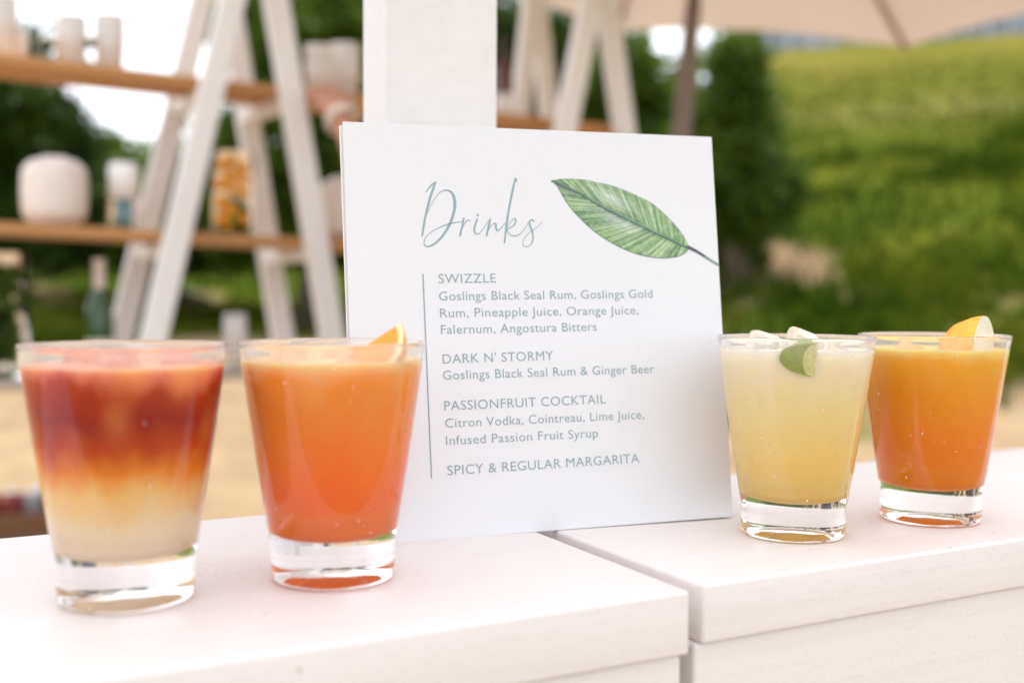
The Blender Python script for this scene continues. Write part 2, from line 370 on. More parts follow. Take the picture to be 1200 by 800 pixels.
tree('tall_tree', 'tall green tree standing behind the left trestle legs and the square white post', 18,
     [(365, 70, 85, 95), (330, 180, 90, 80), (430, 160, 90, 100), (300, 20, 45, 45), (300, 250, 80, 60), (420, 20, 60, 60), (255, 30, 20, 26)], 19000, M_leaf2, .12, G)
tree('leafy_tree', 'leafy dark tree behind the far trestle, right of the square white post', 17,
     [(640, 120, 90, 100), (570, 80, 90, 90), (705, 100, 55, 60), (650, 40, 60, 28), (600, 200, 110, 90)], 19000, M_leaf, .11, G)
tree('round_tree', 'green tree with a rounded crown behind the grey parasol pole', 16,
     [(735, 150, 62, 75), (735, 85, 34, 30), (800, 160, 60, 72), (760, 230, 90, 70)], 14000, M_leaf2, .10, G)
tree('broad_bush', 'broad green bush growing at the foot of the grassy hill, right of the parasol pole', 13,
     [(850, 62, 20, 28), (903, 210, 26, 42), (885, 140, 26, 36), (862, 105, 33, 55), (845, 190, 55, 80), (882, 240, 45, 45), (835, 265, 60, 55), (893, 238, 26, 26), (868, 70, 24, 26), (925, 225, 14, 22)], 13000, M_leaf2, .075, G)
# low undergrowth under the left trees
tree('low_hedge', 'low dark hedge running along the top of the grass under the left trees', 22,
     [(60, 284, 110, 24), (200, 286, 110, 20), (330, 286, 90, 20), (440, 284, 90, 26)], 9000, M_leaf, .13)

# ------------------------------------------------------------------ stone wall on the hill top
wr = empty('stone_wall', (0, 0, 0)); tag(wr, 'long blue grey stone wall on the ridge of the grassy hill, under the parasol edge', 'wall')
M_stone = Mat('blue grey stone'); v = M_stone.coord(); vo = M_stone.new('ShaderNodeTexVoronoi', Scale=1.6); M_stone.L.new(v, vo.inputs['Vector'])
M_stone.set(Base_Color=M_stone.mix(.5, M_stone.ramp(vo.outputs['Color'], [(.2, (.13, .15, .19)), (.8, (.32, .35, .41))]), M_stone.ramp(M_stone.noise(4, 6, v), [(.3, (.12, .13, .16)), (.7, (.36, .38, .42))])), Roughness=.9)
M_stone = M_stone.m
pts = []
for px in range(846, 1420, 26):
    r_ = ray(px, 60); u = r_.x/r_.y; y = 42/math.sqrt(1+u*u); pts.append(Vector((u*y, y, gz(u*y, y))))
for i in range(len(pts)-1):
    a, b = pts[i], pts[i+1]; dr = (b-a).normalized(); nr = Vector((-dr.y, dr.x, 0)).normalized(); h = 1.5+.25*math.sin(i*1.7)
    link('wall_section', prism('ws', a+Z*(h/2-.3), b-dr*.02+Z*(h/2-.3), nr, Z, .25, h/2+.3, .03, 1), M_stone, wr)
    link('coping', prism('cp', a+Z*(h+.04), b-dr*.06+Z*(h+.04), nr, Z, .32, .05, .01, 1), M_stone, wr)

# ------------------------------------------------------------------ bar counters
def bar_counter(name, e0, e1, f0, f1, th, label, inset):
    root = empty(name, E*((e0+e1)/2)+NN*((f0+f1)/2), TH); tag(root, label, 'bar counter', 'white bar counters standing end to end')
    hl, hd = (e1-e0)/2, (f1-f0)/2
    me = boxm('top', -hl, hl, -hd, hd, CZ-th, CZ, .0020, 4)
    for p in me.polygons: p.use_smooth = True
    t = link('top', me, M_bar, root)
    i = inset
    link('front_panel', boxm('fp', -hl+i, hl-i, -hd+.0035, -hd+.022, .08, CZ-th-.0002, .002, 2), M_bar, root)
    link('back_panel', boxm('bp', -hl+i, hl-i, hd-.022, hd-.005, .08, CZ-th-.0002, .002, 2), M_bar, root)
    link('side_panel', boxm('sp', -hl+i, -hl+i+.017, -hd+.0225, hd-.0225, .08, CZ-th-.0002, .002, 2), M_bar, root)
    link('side_panel', boxm('sp', hl-i-.017, hl-i, -hd+.0225, hd-.0225, .08, CZ-th-.0002, .002, 2), M_bar, root)
    for a in (-1, 1):
        for b in (-1, 1): link('leg', boxm('leg', a*(hl-.05)-.02, a*(hl-.05)+.02, b*(hd-.05)-.02, b*(hd-.05)+.02, -.02, CZ-th-.0005), M_bar, root)
    return root
bar_counter('bar_counter', -1.25, .3092, .4055, .668, .030, 'white painted wooden bar counter holding the red layered drink and the orange drink', .002)
bar_counter('bar_counter', .3205, 1.75, .4105, .664, .0285, 'white painted wooden bar counter holding the pale lime drink and rightmost orange drink', -.002)

# ------------------------------------------------------------------ square post behind the sign
pp = NN*.71
A_ = on_plane(453, 100, pp, NN); B_ = on_plane(582.5, 100, pp, NN)
e0, e1 = A_.dot(E), B_.dot(E); dep = .046
pm = boxm('post', e0, e1, .71, .71+dep, -.02, 2.35, .0012, 2); pm.transform(Matrix.Rotation(TH, 4, 'Z'))
post = link('post', pm, M_post); tag(post, 'square white painted wooden post standing behind the drinks menu sign', 'post')

# white cloth roof of the bar, carried by the post: it shades the bar top
M_cloth = Mat('white roof cloth'); n = M_cloth.noise(2, 4, M_cloth.coord()); cc = M_cloth.ramp(n, [(.3, (.80, .79, .80)), (.7, (.84, .83, .84))]); M_cloth.set(Base_Color=cc, Roughness=.9)
t = M_cloth.new('ShaderNodeBsdfTranslucent'); M_cloth.L.new(cc, t.inputs[0]); x = M_cloth.new('ShaderNodeMixShader'); x.inputs[0].default_value = .58
M_cloth.L.new(M_cloth.b.outputs[0], x.inputs[1]); M_cloth.L.new(t.outputs[0], x.inputs[2]); M_cloth.L.new(x.outputs[0], M_cloth.o.inputs[0]); M_cloth = M_cloth.m
roof = empty('bar_canopy', (.12, .32, 2.36), TH); tag(roof, 'white cloth roof of the bar carried by the square post, above the picture', 'canopy')
vs = [(-1.9+3.8*i/12, -1.45+2.9*j/12, .03*math.sin(i*.9)*math.sin(j*.7)) for i in range(13) for j in range(13)]
link('cloth', mesh('cloth', vs, [(i*13+j, (i+1)*13+j, (i+1)*13+j+1, i*13+j+1) for i in range(12) for j in range(12)], True), M_cloth, roof)
for a in (-1, 1):
    link('beam', boxm('beam', -1.9, 1.9, a*1.42-.02, a*1.42+.02, -.12, -.05), M_post, roof); link('beam', boxm('beam', a*1.88-.02, a*1.88+.02, -1.39, 1.39, -.12, -.05), M_post, roof)

# ------------------------------------------------------------------ glasses
HG, RT, RB = .1125, .044, .0292
def outer(z):
    if z < .018: return RB+.0002*(z/.018)
    t = (z-.018)/(HG-.018); return RB+.0002+(RT-RB-.0002)*(t**.93)
def wall(z): return .0015+.0010*max(0, (.050-z)/.010)**2 if z < .050 else .0015
def glass_profile():
    p = [(r_, .0052*(1-(r_/.0236)**2)) for r_ in np.linspace(0, .0230, 10)]+[(.0240, .0001), (.0252, 0), (.0262, 0), (.0282, .0007), (.0290, .0022)]
    zs = list(np.linspace(.005, HG-.0008, 34)); p += [(outer(z), z) for z in zs]
    p += [(RT-.0003, HG-.0001), (RT-.0009, HG), (RT-.0015, HG-.0005)]
    for z in np.linspace(HG-.002, .040, 30): p.append((outer(z)-wall(z), z))
    p += [(outer(.035)-.0030, .0345), (.0250, .0300), (.0230, .0262), (.0192, .0233), (.0140, .0217), (.008, .0209), (0, .0206)]
    return p
def drink_profile(zt):
    g_ = .0004
    p = [(r_+(.0004 if r_ else 0), z_-.0003) for r_, z_ in [(outer(.035)-.0030, .0345), (.0250, .0300), (.0230, .0262), (.0192, .0233), (.0140, .0217), (.008, .0209), (0, .0206)][::-1]]
    for z in np.linspace(.040, zt, 30): p.append((outer(z)-wall(z)+.0004, z))
    p += [(outer(zt)-.0024, zt-.0006), (outer(zt)*.6, zt-.0007), (0, zt-.0007)]
    return p
GM = lathe('tumbler', glass_profile(), 96)
M_frost = {}
def cocktail(idx, cx, cy, label, stops, zt, icecol, ice, frost, ndrop, icecount=0, seed=0):
    root = empty('cocktail_glass', (cx, cy, CZ+.0003)); tag(root, label, 'drink', 'cocktails in flared tumblers on the bar')
    gm = GM.copy(); link('tumbler', gm, glass('tumbler glass %s' % idx, frost), root)
    link('liquid', lathe('liquid', drink_profile(zt), 72), liquid('liquid %s' % idx, stops, ice, zt, icecol, seed), root)
    # condensation drops on the outside
    vs = []; fs = []
    for k in range(ndrop):
        z = rng.uniform(.02, .104) if rng.random() < .7 else rng.uniform(.02, .06); a = rng.uniform(0, 2*np.pi); r = .00014+.00045*rng.random()**4
        c = Vector((math.cos(a)*outer(z), math.sin(a)*outer(z), z)); nx = Vector((math.cos(a), math.sin(a), 0)); tx = Vector((-nx.y, nx.x, 0))
        o_ = len(vs); st = 1+rng.random()*.8; vs.append(c+nx*r*.7)
        for ring, (rr_, hh) in enumerate(((.6, .5), (1, -.05))):
            for q in range(8):
                b = q*math.pi/4; vs.append(c+nx*r*hh+(tx*math.cos(b)+Z*math.sin(b)*st)*r*rr_)
        for q in range(8):
            w_ = (q+1) % 8; fs.append((o_, o_+1+q, o_+1+w_)); fs.append((o_+1+q, o_+9+q, o_+9+w_, o_+1+w_))
        fs.append(tuple(o_+9+q for q in range(8))[::-1])
    d = link('water_drops', fix(mesh('drops', vs, fs), smooth=True), M_drop, root); d['kind'] = 'stuff'
    return root
gl = {}
PG = [(-.1702, .4863), (-.0850, .5253), (.1607, .6271), (.2555, .6713)]
gl[1] = cocktail('one', *PG[0], 'layered cocktail, dark red on top and cream below, leftmost glass on the bar',
    [(0, srgb(250, 226, 200)), (0.2, srgb(250, 224, 186)), (0.36, srgb(250, 206, 135)), (0.47, srgb(240, 156, 50)), (0.6, srgb(208, 78, 4)), (0.76, srgb(172, 36, 0)), (0.9, srgb(200, 64, 6)), (1, srgb(236, 150, 110))], .104, (1, .45, .12, 1), .60, .012, 150, seed=.3)
gl[2] = cocktail('two', *PG[1], 'reddish orange cocktail with an orange wedge, second glass from the left',
    [(0, srgb(255, 124, 16)), (0.3, srgb(255, 122, 10)), (0.6, srgb(255, 146, 28)), (0.9, srgb(255, 168, 52)), (1, srgb(255, 200, 140))], .1045, (1, .62, .30, 1), .3, .04, 150, seed=1.1)
gl[3] = cocktail('three', *PG[2], 'pale cloudy yellow cocktail with a lime wedge, just right of the menu sign',
    [(0, srgb(255, 206, 110)), (0.3, srgb(255, 218, 134)), (0.65, srgb(255, 230, 168)), (1, srgb(255, 243, 222))], .1055, (1, .93, .82, 1), .25, .07, 170, seed=2.2)
gl[4] = cocktail('four', *PG[3], 'bright orange cocktail with a strip of yellow peel, rightmost glass on the bar',
    [(0, srgb(255, 140, 0)), (0.35, srgb(255, 152, 0)), (0.7, srgb(255, 178, 10)), (0.92, srgb(255, 196, 40)), (1, srgb(255, 214, 120))], .1045, (1, .70, .32, 1), .22, .025, 90, seed=3.7)

# ice cubes poking out of the drinks
def ice_mesh(s, sd):
    bm = bmesh.new(); bmesh.ops.create_cube(bm, size=1); bmesh.ops.bevel(bm, geom=list(bm.edges), offset=.24, segments=4, profile=.5, affect='EDGES')
    r_ = random.Random(sd)
    for v in bm.verts:
        v.co = Vector((v.co.x*s[0], v.co.y*s[1], v.co.z*s[2]))+Vector((math.sin(v.co.y*5+sd), math.sin(v.co.z*6+sd*2), math.sin(v.co.x*5+sd*3)))*.035*min(s)
    me = bpy.data.meshes.new('ice'); bm.to_mesh(me); bm.free()
    for p in me.polygons: p.use_smooth = True
    return me
def iced(tint, k):
    m = Mat('ice %d' % k); v = m.coord(); m.set(Base_Color=(1, 1, 1, 1), Roughness=.08, IOR=1.31, Transmission_Weight=1.0)
    m.bump(m.noise(160, 3, v), .3, .001)
    d = m.new('ShaderNodeBsdfDiffuse', Color=tint); t = m.new('ShaderNodeBsdfTranslucent', Color=tint); a = m.new('ShaderNodeMixShader')
    m.L.new(d.outputs[0], a.inputs[1]); m.L.new(t.outputs[0], a.inputs[2])
    x = m.new('ShaderNodeMixShader'); f = m.ramp(m.noise(90, 3, v), [(.35, (.10, .10, .10)), (.65, (.40, .40, .40))]); m.L.new(f, x.inputs[0])
    m.L.new(m.b.outputs[0], x.inputs[1]); m.L.new(a.outputs[0], x.inputs[2]); m.L.new(x.outputs[0], m.o.inputs[0]); return m.m
tints = {1: (.85, .55, .42, 1), 2: (.97, .72, .55, 1), 3: (.93, .88, .80, 1), 4: (.99, .76, .50, 1)}
spots = {1: [(-.022, .010, .106, .016), (.002, -.012, .1062, .018), (.020, .012, .1045, .018)],
         2: [(-.020, -.004, .1065, .020), (.000, .016, .104, .018), (.012, -.018, .103, .015)],
         3: [(-.017, .008, .1130, .017), (.006, .006, .1125, .021), (-.034, .004, .1045, .012), (.024, -.008, .104, .019)],
         4: [(-.014, -.002, .104, .020), (.006, -.022, .1015, .016), (.027, .008, .1025, .013)]}
nm = {1: 'dark red layered drink', 2: 'reddish orange drink', 3: 'pale yellow drink', 4: 'bright orange drink'}
pos_w = {0: 'left-hand', 1: 'middle', 2: 'right-hand', 3: 'far right-hand'}
desc = {1: ['left ice cube just breaking the surface of the dark red layered drink', 'middle ice cube just breaking the surface of the dark red layered drink', 'right ice cube just under the rim of the dark red layered drink'],
        2: ['pale ice cube poking above the rim at the left of the reddish orange drink', 'ice cube at the back of the reddish orange drink, behind the wedge', 'small ice cube at the front of the reddish orange drink, under the wedge'],
        3: ['clear ice lump poking above the rim, left of the lime wedge', 'large peaked ice lump above the rim, right of the lime wedge', 'small ice lump by the left wall of the pale yellow drink', 'wide ice lump by the right wall of the pale yellow drink'],
        4: ['ice cube at the left of the bright orange drink, beside the yellow peel', 'ice cube at the front of the bright orange drink, below the yellow peel', 'small ice cube at the right of the bright orange drink, behind the peel']}
for g_ in (1, 2, 3, 4):
    im = iced(tints[g_], g_)
    for i, (dx, dy, z, s) in enumerate(spots[g_]):
        me = ice_mesh((s, s*.9, s*.8), g_*3.1+i); o = link('ice_cube', me, im)
        o.location = (PG[g_-1][0]+dx, PG[g_-1][1]+dy, CZ+z-s*.30); o.rotation_euler = (.35*math.sin(i*2+g_), .4*math.cos(i+g_), i*1.1+g_)
        tag(o, desc[g_][i], 'ice cube', 'ice cubes in the cocktails')

# citrus garnish: a lune of a sphere, peel outside, flesh on the two cut faces
def wedge(name, rad, ang, squash, label, mpeel, mflesh, cat='garnish'):
    root = empty(name); tag(root, label, cat); n, k = 22, 10
    vs = []; fs = []
    for i in range(n+1):
        ph = math.pi*i/n
        for j in range(k+1):
            a = -ang/2+ang*j/k; rr_ = rad*(1+.012*math.sin(9*ph+5*a))
            vs.append((rr_*math.sin(ph)*math.cos(a), rr_*math.sin(ph)*math.sin(a), rr_*math.cos(ph)*squash))
    for i in range(n):
        for j in range(k): fs.append((i*(k+1)+j, i*(k+1)+j+1, (i+1)*(k+1)+j+1, (i+1)*(k+1)+j))
    link('peel', mesh('peel', vs, fs, True), mpeel, root)
    for sgn in (-1, 1):
        a = sgn*ang/2; vs = []; fs = []; q = 8
        for i in range(n+1):
            ph = math.pi*i/n
            for j in range(q+1):
                t = j/q*.999; bulge = .05*rad*math.sin(math.pi*t)*math.sin(ph)*(1+.4*math.sin(7*ph+9*t))
                r_ = rad*t*math.sin(ph); vs.append((r_*math.cos(a)-bulge*math.sin(a)*-sgn*.0, r_*math.sin(a)+sgn*bulge*math.cos(a), rad*t*math.cos(ph)*squash))
        for i in range(n):
            for j in range(q): fs.append((i*(q+1)+j, i*(q+1)+j+1, (i+1)*(q+1)+j+1, (i+1)*(q+1)+j))
        link('flesh', fix(mesh('flesh', vs, fs), smooth=True), mflesh, root)
    return root
def place(o, loc, xdir, zdir):
    x = Vector(xdir).normalized(); z = Vector(zdir); z = (z-x*z.dot(x)).normalized(); y = z.cross(x)
    o.matrix_world = Matrix(((x.x, y.x, z.x, loc[0]), (x.y, y.y, z.y, loc[1]), (x.z, y.z, z.z, loc[2]), (0, 0, 0, 1)))
F_or = flesh('orange flesh', (.95, .33, .02), (.98, .78, .42, 1), .018)
F_ye = flesh('pale flesh', (.95, .86, .72), (.97, .88, .66, 1), .027)
F_li = flesh('lime flesh', (.80, .78, .35), (.9, .88, .6, 1), .0215)
w2 = wedge('orange_wedge', .018, R(62), 1.0, 'small orange wedge resting in the reddish orange drink, peel facing right', M_peel, F_or)
place(w2, at_depth(431, 403, .512), (.54, -.10, -.84), (.84, 0, .54))
w4 = wedge('lemon_peel', .0270, R(176), .80, 'rounded yellow peel wedge standing above the rim of the rightmost drink', M_peel2, F_ye)
place(w4, at_depth(1156, 413, .655), (-.80, .58, -.05), (0, 0, 1))
w3 = wedge('lime_wedge', .0195, R(100), .46, 'green lime wedge pressed against the inside of the pale yellow drink glass', M_limepeel, F_li)
ld = Vector((.02, -1, 0)); place(w3, Vector((PG[2][0], PG[2][1], CZ+.1015))+ld*.0400, (-.985, -.17, .05), (.10, -.05, 1))
axis = Vector((PG[2][0], PG[2][1], 0))
for ch in w3.children:                      # pressed flat against the inside of the glass
    for v_ in ch.data.vertices:
        p = w3.matrix_world @ v_.co; h_ = p.z-CZ; q = Vector((p.x-axis.x, p.y-axis.y, 0)); lim = outer(min(h_, HG))-(.0007 if ch.name.startswith('peel') else .0008)
        if h_ < HG and q.length > lim: q = q*(lim/q.length); v_.co = w3.matrix_world.inverted() @ Vector((axis.x+q.x, axis.y+q.y, p.z))

# ------------------------------------------------------------------ menu sign
syaw, stilt = .3342, .1387
SA = Vector((math.cos(syaw), math.sin(syaw), 0)); SNh = Vector((-math.sin(syaw), math.cos(syaw), 0))
SU = Z*math.cos(stilt)+SNh*math.sin(stilt); SN = SA.cross(SU)            # SN points back, away from the camera
if SN.dot(VF) < 0: SN = -SN
SO = Vector((-.0839, .5942, CZ))
def sp2(px, py):
    p = on_plane(px, py, SO, SN)-SO; return Vector((p.dot(SA), p.dot(SU), 0))
root = empty('menu_sign'); tag(root, 'white square drinks menu sign with a green leaf, leaning on the bar', 'sign')
root.matrix_world = Matrix(((SA.x, SU.x, -SN.x, SO.x), (SA.y, SU.y, -SN.y, SO.y), (SA.z, SU.z, -SN.z, SO.z), (0, 0, 0, 1)))
# local frame: x along, y up, z towards the camera
cor = [sp2(418.5, 639), sp2(859, 605), sp2(834, 160.5), sp2(402, 142.5)]
low = min(cor[0].y, cor[1].y); print('sign corners', [tuple(round(a, 4) for a in c) for c in cor])
def slab(name, cs, z0, z1, bev):
    vs = [Vector((c.x, c.y, z0)) for c in cs]+[Vector((c.x, c.y, z1)) for c in cs]
    return fix(mesh(name, vs, [(0, 1, 2, 3), (4, 7, 6, 5)]+[(i, i+4, (i+1) % 4+4, (i+1) % 4) for i in range(4)]), bev, 2)
link('board', slab('board', cor, -.0022, 0, .0002), M_card, root)
bc = [cor[0]+Vector((-.0006, .0, 0)), cor[1]+Vector((-.002, 0, 0)), cor[2]+Vector((-.002, -.0012, 0)), cor[3]+Vector((-.0014, -.0012, 0))]
link('backing_card', slab('back', bc, -.0052, -.0036, .0002), M_cardback, root)
ma = (cor[0]+cor[1])/2
strut_t = Vector((ma.x, .19, -.0055)); 
foot = root.matrix_world.inverted() @ (root.matrix_world @ Vector((ma.x, 0, 0)) + SNh*.030 - Z*(root.matrix_world @ Vector((ma.x, 0, 0))-Vector((0, 0, CZ))).z + Z*.0)
def strut():
    a = strut_t; b = foot; vs = [a+Vector((-.02, 0, 0)), a+Vector((.02, 0, 0)), b+Vector((.03, 0, 0)), b+Vector((-.03, 0, 0))]
    t = (b-a).cross(Vector((1, 0, 0))).normalized()*.0006; vs = [v_+t for v_ in vs]+[v_-t for v_ in vs]
    return fix(mesh('strut', vs, [(0, 1, 2, 3), (4, 7, 6, 5)]+[(i, i+4, (i+1) % 4+4, (i+1) % 4) for i in range(4)]))
link('easel_flap', strut(), M_cardback, root)
# printed text
def text_line(s, l, r, cap):
    a, b = sp2(*l), sp2(*r); cu = bpy.data.curves.new('lettering', 'FONT'); cu.body = s; cu.size = 1; cu.resolution_u = 4
    cu.space_character = 1.06
    o = bpy.data.objects.new('t', cu); C.objects.link(o); dg = bpy.context.evaluated_depsgraph_get(); dg.update()
    me = bpy.data.meshes.new_from_object(o.evaluated_get(dg)); bpy.data.objects.remove(o); me.name = 'lettering'
    X = np.array([v.co[:] for v in me.vertices]); x0, x1 = X[:, 0].min(), X[:, 0].max()
    ch = .727 if True else 1
    d = (b-a); sx_ = d.length/(x1-x0); sy_ = cap/ch; d.normalize(); up = Vector((-d.y, d.x, 0))
    for v_ in me.vertices:
        p = a+d*((v_.co.x-x0)*sx_)+up*(v_.co.y*sy_); v_.co = (p.x, p.y, .00012)
    me.materials.clear(); link('lettering', me, M_ink, root)
k_ = .0048
hd_, bd_ = .0056, .0054
for s, l, r, c in [
    ('SWIZZLE', (514.1, 331.9), (581.3, 331.0), hd_),
    ('Goslings Black Seal Rum, Goslings Gold', (514.7, 352.1), (764.8, 348.8), bd_),
    ('Rum, Pineapple Juice, Orange Juice,', (516, 371.9), (748, 368.0), bd_),
    ('Falernum, Angostura Bitters', (516.8, 391.3), (699.2, 387.4), bd_),
    ("DARK N' STORMY", (518.9, 426), (648.5, 421.6), hd_),
    ('Goslings Black Seal Rum & Ginger Beer', (519.3, 444.8), (766.7, 436.7), bd_),
    ('PASSIONFRUIT COCKTAIL', (520.8, 480.8), (709.9, 472.5), hd_),
    ('Citron Vodka, Cointreau, Lime Juice,', (521.9, 501.0), (754.7, 490.2), bd_),
    ('Infused Passion Fruit Syrup', (522.7, 521.3), (700.8, 512), bd_),
    ('SPICY & REGULAR MARGARITA', (524.5, 556.6), (749.3, 541.6), hd_)]: text_line(s, l, r, c)
def strip(pts, z, closed=False):                     # pts: (Vector, width); flat ribbon
    vs = []; fs = []
    for i, (p, w_) in enumerate(pts):
        t = (pts[min(i+1, len(pts)-1)][0]-pts[max(i-1, 0)][0]).normalized(); n_ = Vector((-t.y, t.x, 0))
        vs += [p+n_*w_/2+Vector((0, 0, z)), p-n_*w_/2+Vector((0, 0, z))]
    for i in range(len(pts)-1): fs.append((2*i, 2*i+1, 2*i+3, 2*i+2))
    for (p, w_), sgn in ((pts[0], -1), (pts[-1], 1)):
        if w_ < .0003: continue
        o_ = len(vs)
        for q in range(10): a = 2*math.pi*q/10; vs.append(p+Vector((math.cos(a), math.sin(a), 0))*w_/2+Vector((0, 0, z-.00001)))
        fs.append(tuple(range(o_, o_+10)))
    return vs, fs
def catmull(ctrl, n=9):
    P = [np.array(c, float) for c in ctrl]; P = [2*P[0]-P[1]]+P+[2*P[-1]-P[-2]]; o_ = []
    for i in range(1, len(P)-2):
        for k in range(n):
            t = k/n; a, b, c, d = P[i-1:i+3]
            o_.append(.5*((2*b)+(-a+c)*t+(2*a-5*b+4*c-d)*t*t+(-a+3*b-3*c+d)*t**3))
    return o_+[P[-2]]
rule = [(sp2(495.6, 321.5), .00075), (sp2(505.6, 559.5), .00075)]
vs, fs = strip(rule, .00011); link('rule_line', mesh('rule', vs, fs), M_ink, root)
strokes = [
 [(105,188,8),(130,155,12),(160,124,14),(188,102,12)],
 [(190,100,16),(167,165,21),(142,240,22),(118,330,20),(100,410,19),(86,490,19),(72,572,15)],
 [(88,470,4),(110,395,4),(140,325,5),(180,252,6),(225,195,8),(285,172,14),(335,198,22),(357,255,28),(358,325,27),(342,400,25),(312,475,24),(272,545,22),(220,610,19),(160,655,16),(112,666,13),(89,640,9),(103,590,7),(150,543,7),(220,502,9),(300,472,11),(370,456,9),(432,446,6)],
 [(438,418,17),(427,480,18),(405,572,16)],
 [(408,560,5),(425,505,6),(448,465,8),(472,437,10),(500,441,7)],
 [(558,425,14),(541,470,17),(530,520,18),(542,553,13),(572,552,8),(610,510,6),(645,458,6),(668,428,7)],
 [(670,424,15),(660,480,19),(638,572,16)],
 [(640,560,5),(665,505,6),(700,466,9),(720,470,16),(721,500,19),(733,530,14),(765,505,8),(805,458,6)],
 [(902,98,13),(898,70,12),(888,78,14),(873,150,20),(852,250,20),(833,350,20),(815,470,19),(796,632,16)],
 [(818,505,5),(850,452,6),(882,420,10),(895,440,15),(875,485,11),(824,516,8),(832,548,10),(862,571,10),(905,571,9),(948,542,7),(985,490,6),(1015,445,7)],
 [(1052,444,17),(1035,432,14),(1016,448,13),(1022,490,19),(1042,545,17),(1046,610,12),(1015,660,9),(975,668,8),(957,640,7),(975,590,6),(1020,543,6),(1080,498,6),(1133,450,4)]]
vs_, fs_ = [], []
for st in strokes:
    pts = [(sp2(485+x/7.5, 200+y/7.5), max(.00022, w_/7.5*.000475)) for x, y, w_ in catmull(st)]
    a, b = strip(pts, .00011+.00001*len(vs_)/2000); o_ = len(vs_); vs_ += a; fs_ += [tuple(i+o_ for i in f) for f in b]
o_ = len(vs_); c0 = sp2(485+562/7.5, 200+391/7.5)
for q in range(14): vs_.append(c0+Vector((math.cos(q*math.pi/7)*.0007, math.sin(q*math.pi/7)*.0008, .00013)))
fs_.append(tuple(range(o_, o_+14)))
link('script_title', mesh('title', vs_, fs_), M_ink2, root)
# printed leaf
UPp = [(40,68),(90,58),(160,56),(260,62),(340,80),(430,98),(520,130),(610,170),(700,215),(780,280),(860,360),(920,440),(958,515)]
LOp = [(40,68),(75,105),(105,160),(145,225),(200,290),(280,370),(370,440),(470,500),(580,548),(680,575),(780,585),(880,575),(930,550),(958,515)]
MIp = [(40,68),(130,110),(250,165),(370,235),(500,300),(640,370),(780,435),(900,490),(958,515)]
def polyf(P):
    q = np.array(catmull([(*p, 0) for p in P], 8))[:, :2]; s_ = np.concatenate([[0], np.cumsum(np.linalg.norm(np.diff(q, axis=0), axis=1))]); s_ /= s_[-1]
    return lambda t: (float(np.interp(t, s_, q[:, 0])), float(np.interp(t, s_, q[:, 1])))
fu, fl, fm = polyf(UPp), polyf(LOp), polyf(MIp)
L2 = lambda p: sp2(640+p[0]/5.714, 200+p[1]/5.714)
vs = []; fs = []; cols = []
pal = [srgb(118, 152, 104), srgb(146, 176, 124), srgb(98, 136, 92), srgb(168, 194, 150), srgb(132, 164, 116)]
pale = srgb(214, 224, 222); dark = srgb(70, 104, 84)
nv = 84; veins = []
for side, f in ((1, fu), (-1, fl)):
    for k in range(nv):
        s0, s1 = k/nv, (k+1)/nv; sh = (.20 if side > 0 else .22)
        m0, m1 = fm(s0), fm(s1); o0 = f(max(0, s0-sh*math.sin(math.pi*s0)**.8)) ; o1 = f(max(0, s1-sh*math.sin(math.pi*min(1, s1))**.8) if k < nv-1 else 1.0)
        base = pal[int(rng.integers(0, 5))]; light = .75*math.exp(-((s0-(.52 if side > 0 else .55))/.13)**2)*(.4+.6*rng.random())
        for j in range(6):
            t0, t1 = j/6, (j+1)/6; lp = lambda a, b, t: (a[0]+(b[0]-a[0])*t, a[1]+(b[1]-a[1])*t)
            o_ = len(vs)
            for q in (lp(m0, o0, t0), lp(m1, o1, t0), lp(m1, o1, t1), lp(m0, o0, t1)): vs.append(L2(q)+Vector((0, 0, .00009)))
            fs.append((o_, o_+1, o_+2, o_+3)); tt = (t0+t1)/2
            lt = light*(math.exp(-((tt-(.55 if side > 0 else .25))/.28)**2)); dk = .35*math.exp(-(tt/.13)**2)+.25*max(0, (tt-.85)/.15)
            c_ = [base[i]*(1-lt)+pale[i]*lt for i in range(3)]; c_ = [c_[i]*(1-dk)+dark[i]*dk for i in range(3)]
            jit = rng.uniform(.88, 1.1); cols.append([min(1, x*jit) for x in c_]+[1])
        if rng.random() < .62:
            tmax = rng.uniform(.5, 1) if rng.random() < .6 else 1; tmin = 0 if rng.random() < .6 else rng.uniform(.1, .5)
            wv = rng.uniform(.00016, .00036)
            veins.append([(L2(lp(m0, o0, t)), wv*(1.1-.7*t)) for t in np.linspace(tmin, tmax, 5)])
me = mesh('leaf', vs, fs); ca = me.color_attributes.new('ink', 'FLOAT_COLOR', 'CORNER')
buf = np.repeat(np.array(cols), 4, axis=0).ravel(); ca.data.foreach_set('color', buf)
m = Mat('leaf print'); a_ = m.new('ShaderNodeAttribute'); a_.attribute_name = 'ink'; nz = m.noise(260, 4, m.coord())
m.set(Base_Color=m.mix(m.ramp(nz, [(.5, (0, 0, 0)), (.75, (.35, .35, .35))]), a_.outputs['Color'], srgb(206, 218, 200)), Roughness=.6)
link('leaf_print', me, m.m, root)
vv, ff = [], []
def addstrip(p, z):
    a, b = strip(p, z); o_ = len(vv); vv.extend(a); ff.extend([tuple(i+o_ for i in f) for f in b])
for i, vn in enumerate(veins): addstrip([(p, w_) for p, w_ in vn], .00012+.0000001*i)
addstrip([(L2(fl(t)), .00030+.0002*t) for t in np.linspace(0, 1, 40)], .00014); addstrip([(L2(fu(t)), .00014+.0002*max(0, t-.5)) for t in np.linspace(0, 1, 40)], .00014)
link('leaf_veins', mesh('veins', vv, ff), plain('leaf vein ink', srgb(66, 92, 92), .6, .2, 200), root)
vv, ff = [], []
addstrip([(L2(fm(t)), .0008+.0014*math.sin(math.pi*min(1, t*1.02))**.5) for t in np.linspace(0, 1, 40)], .00016)
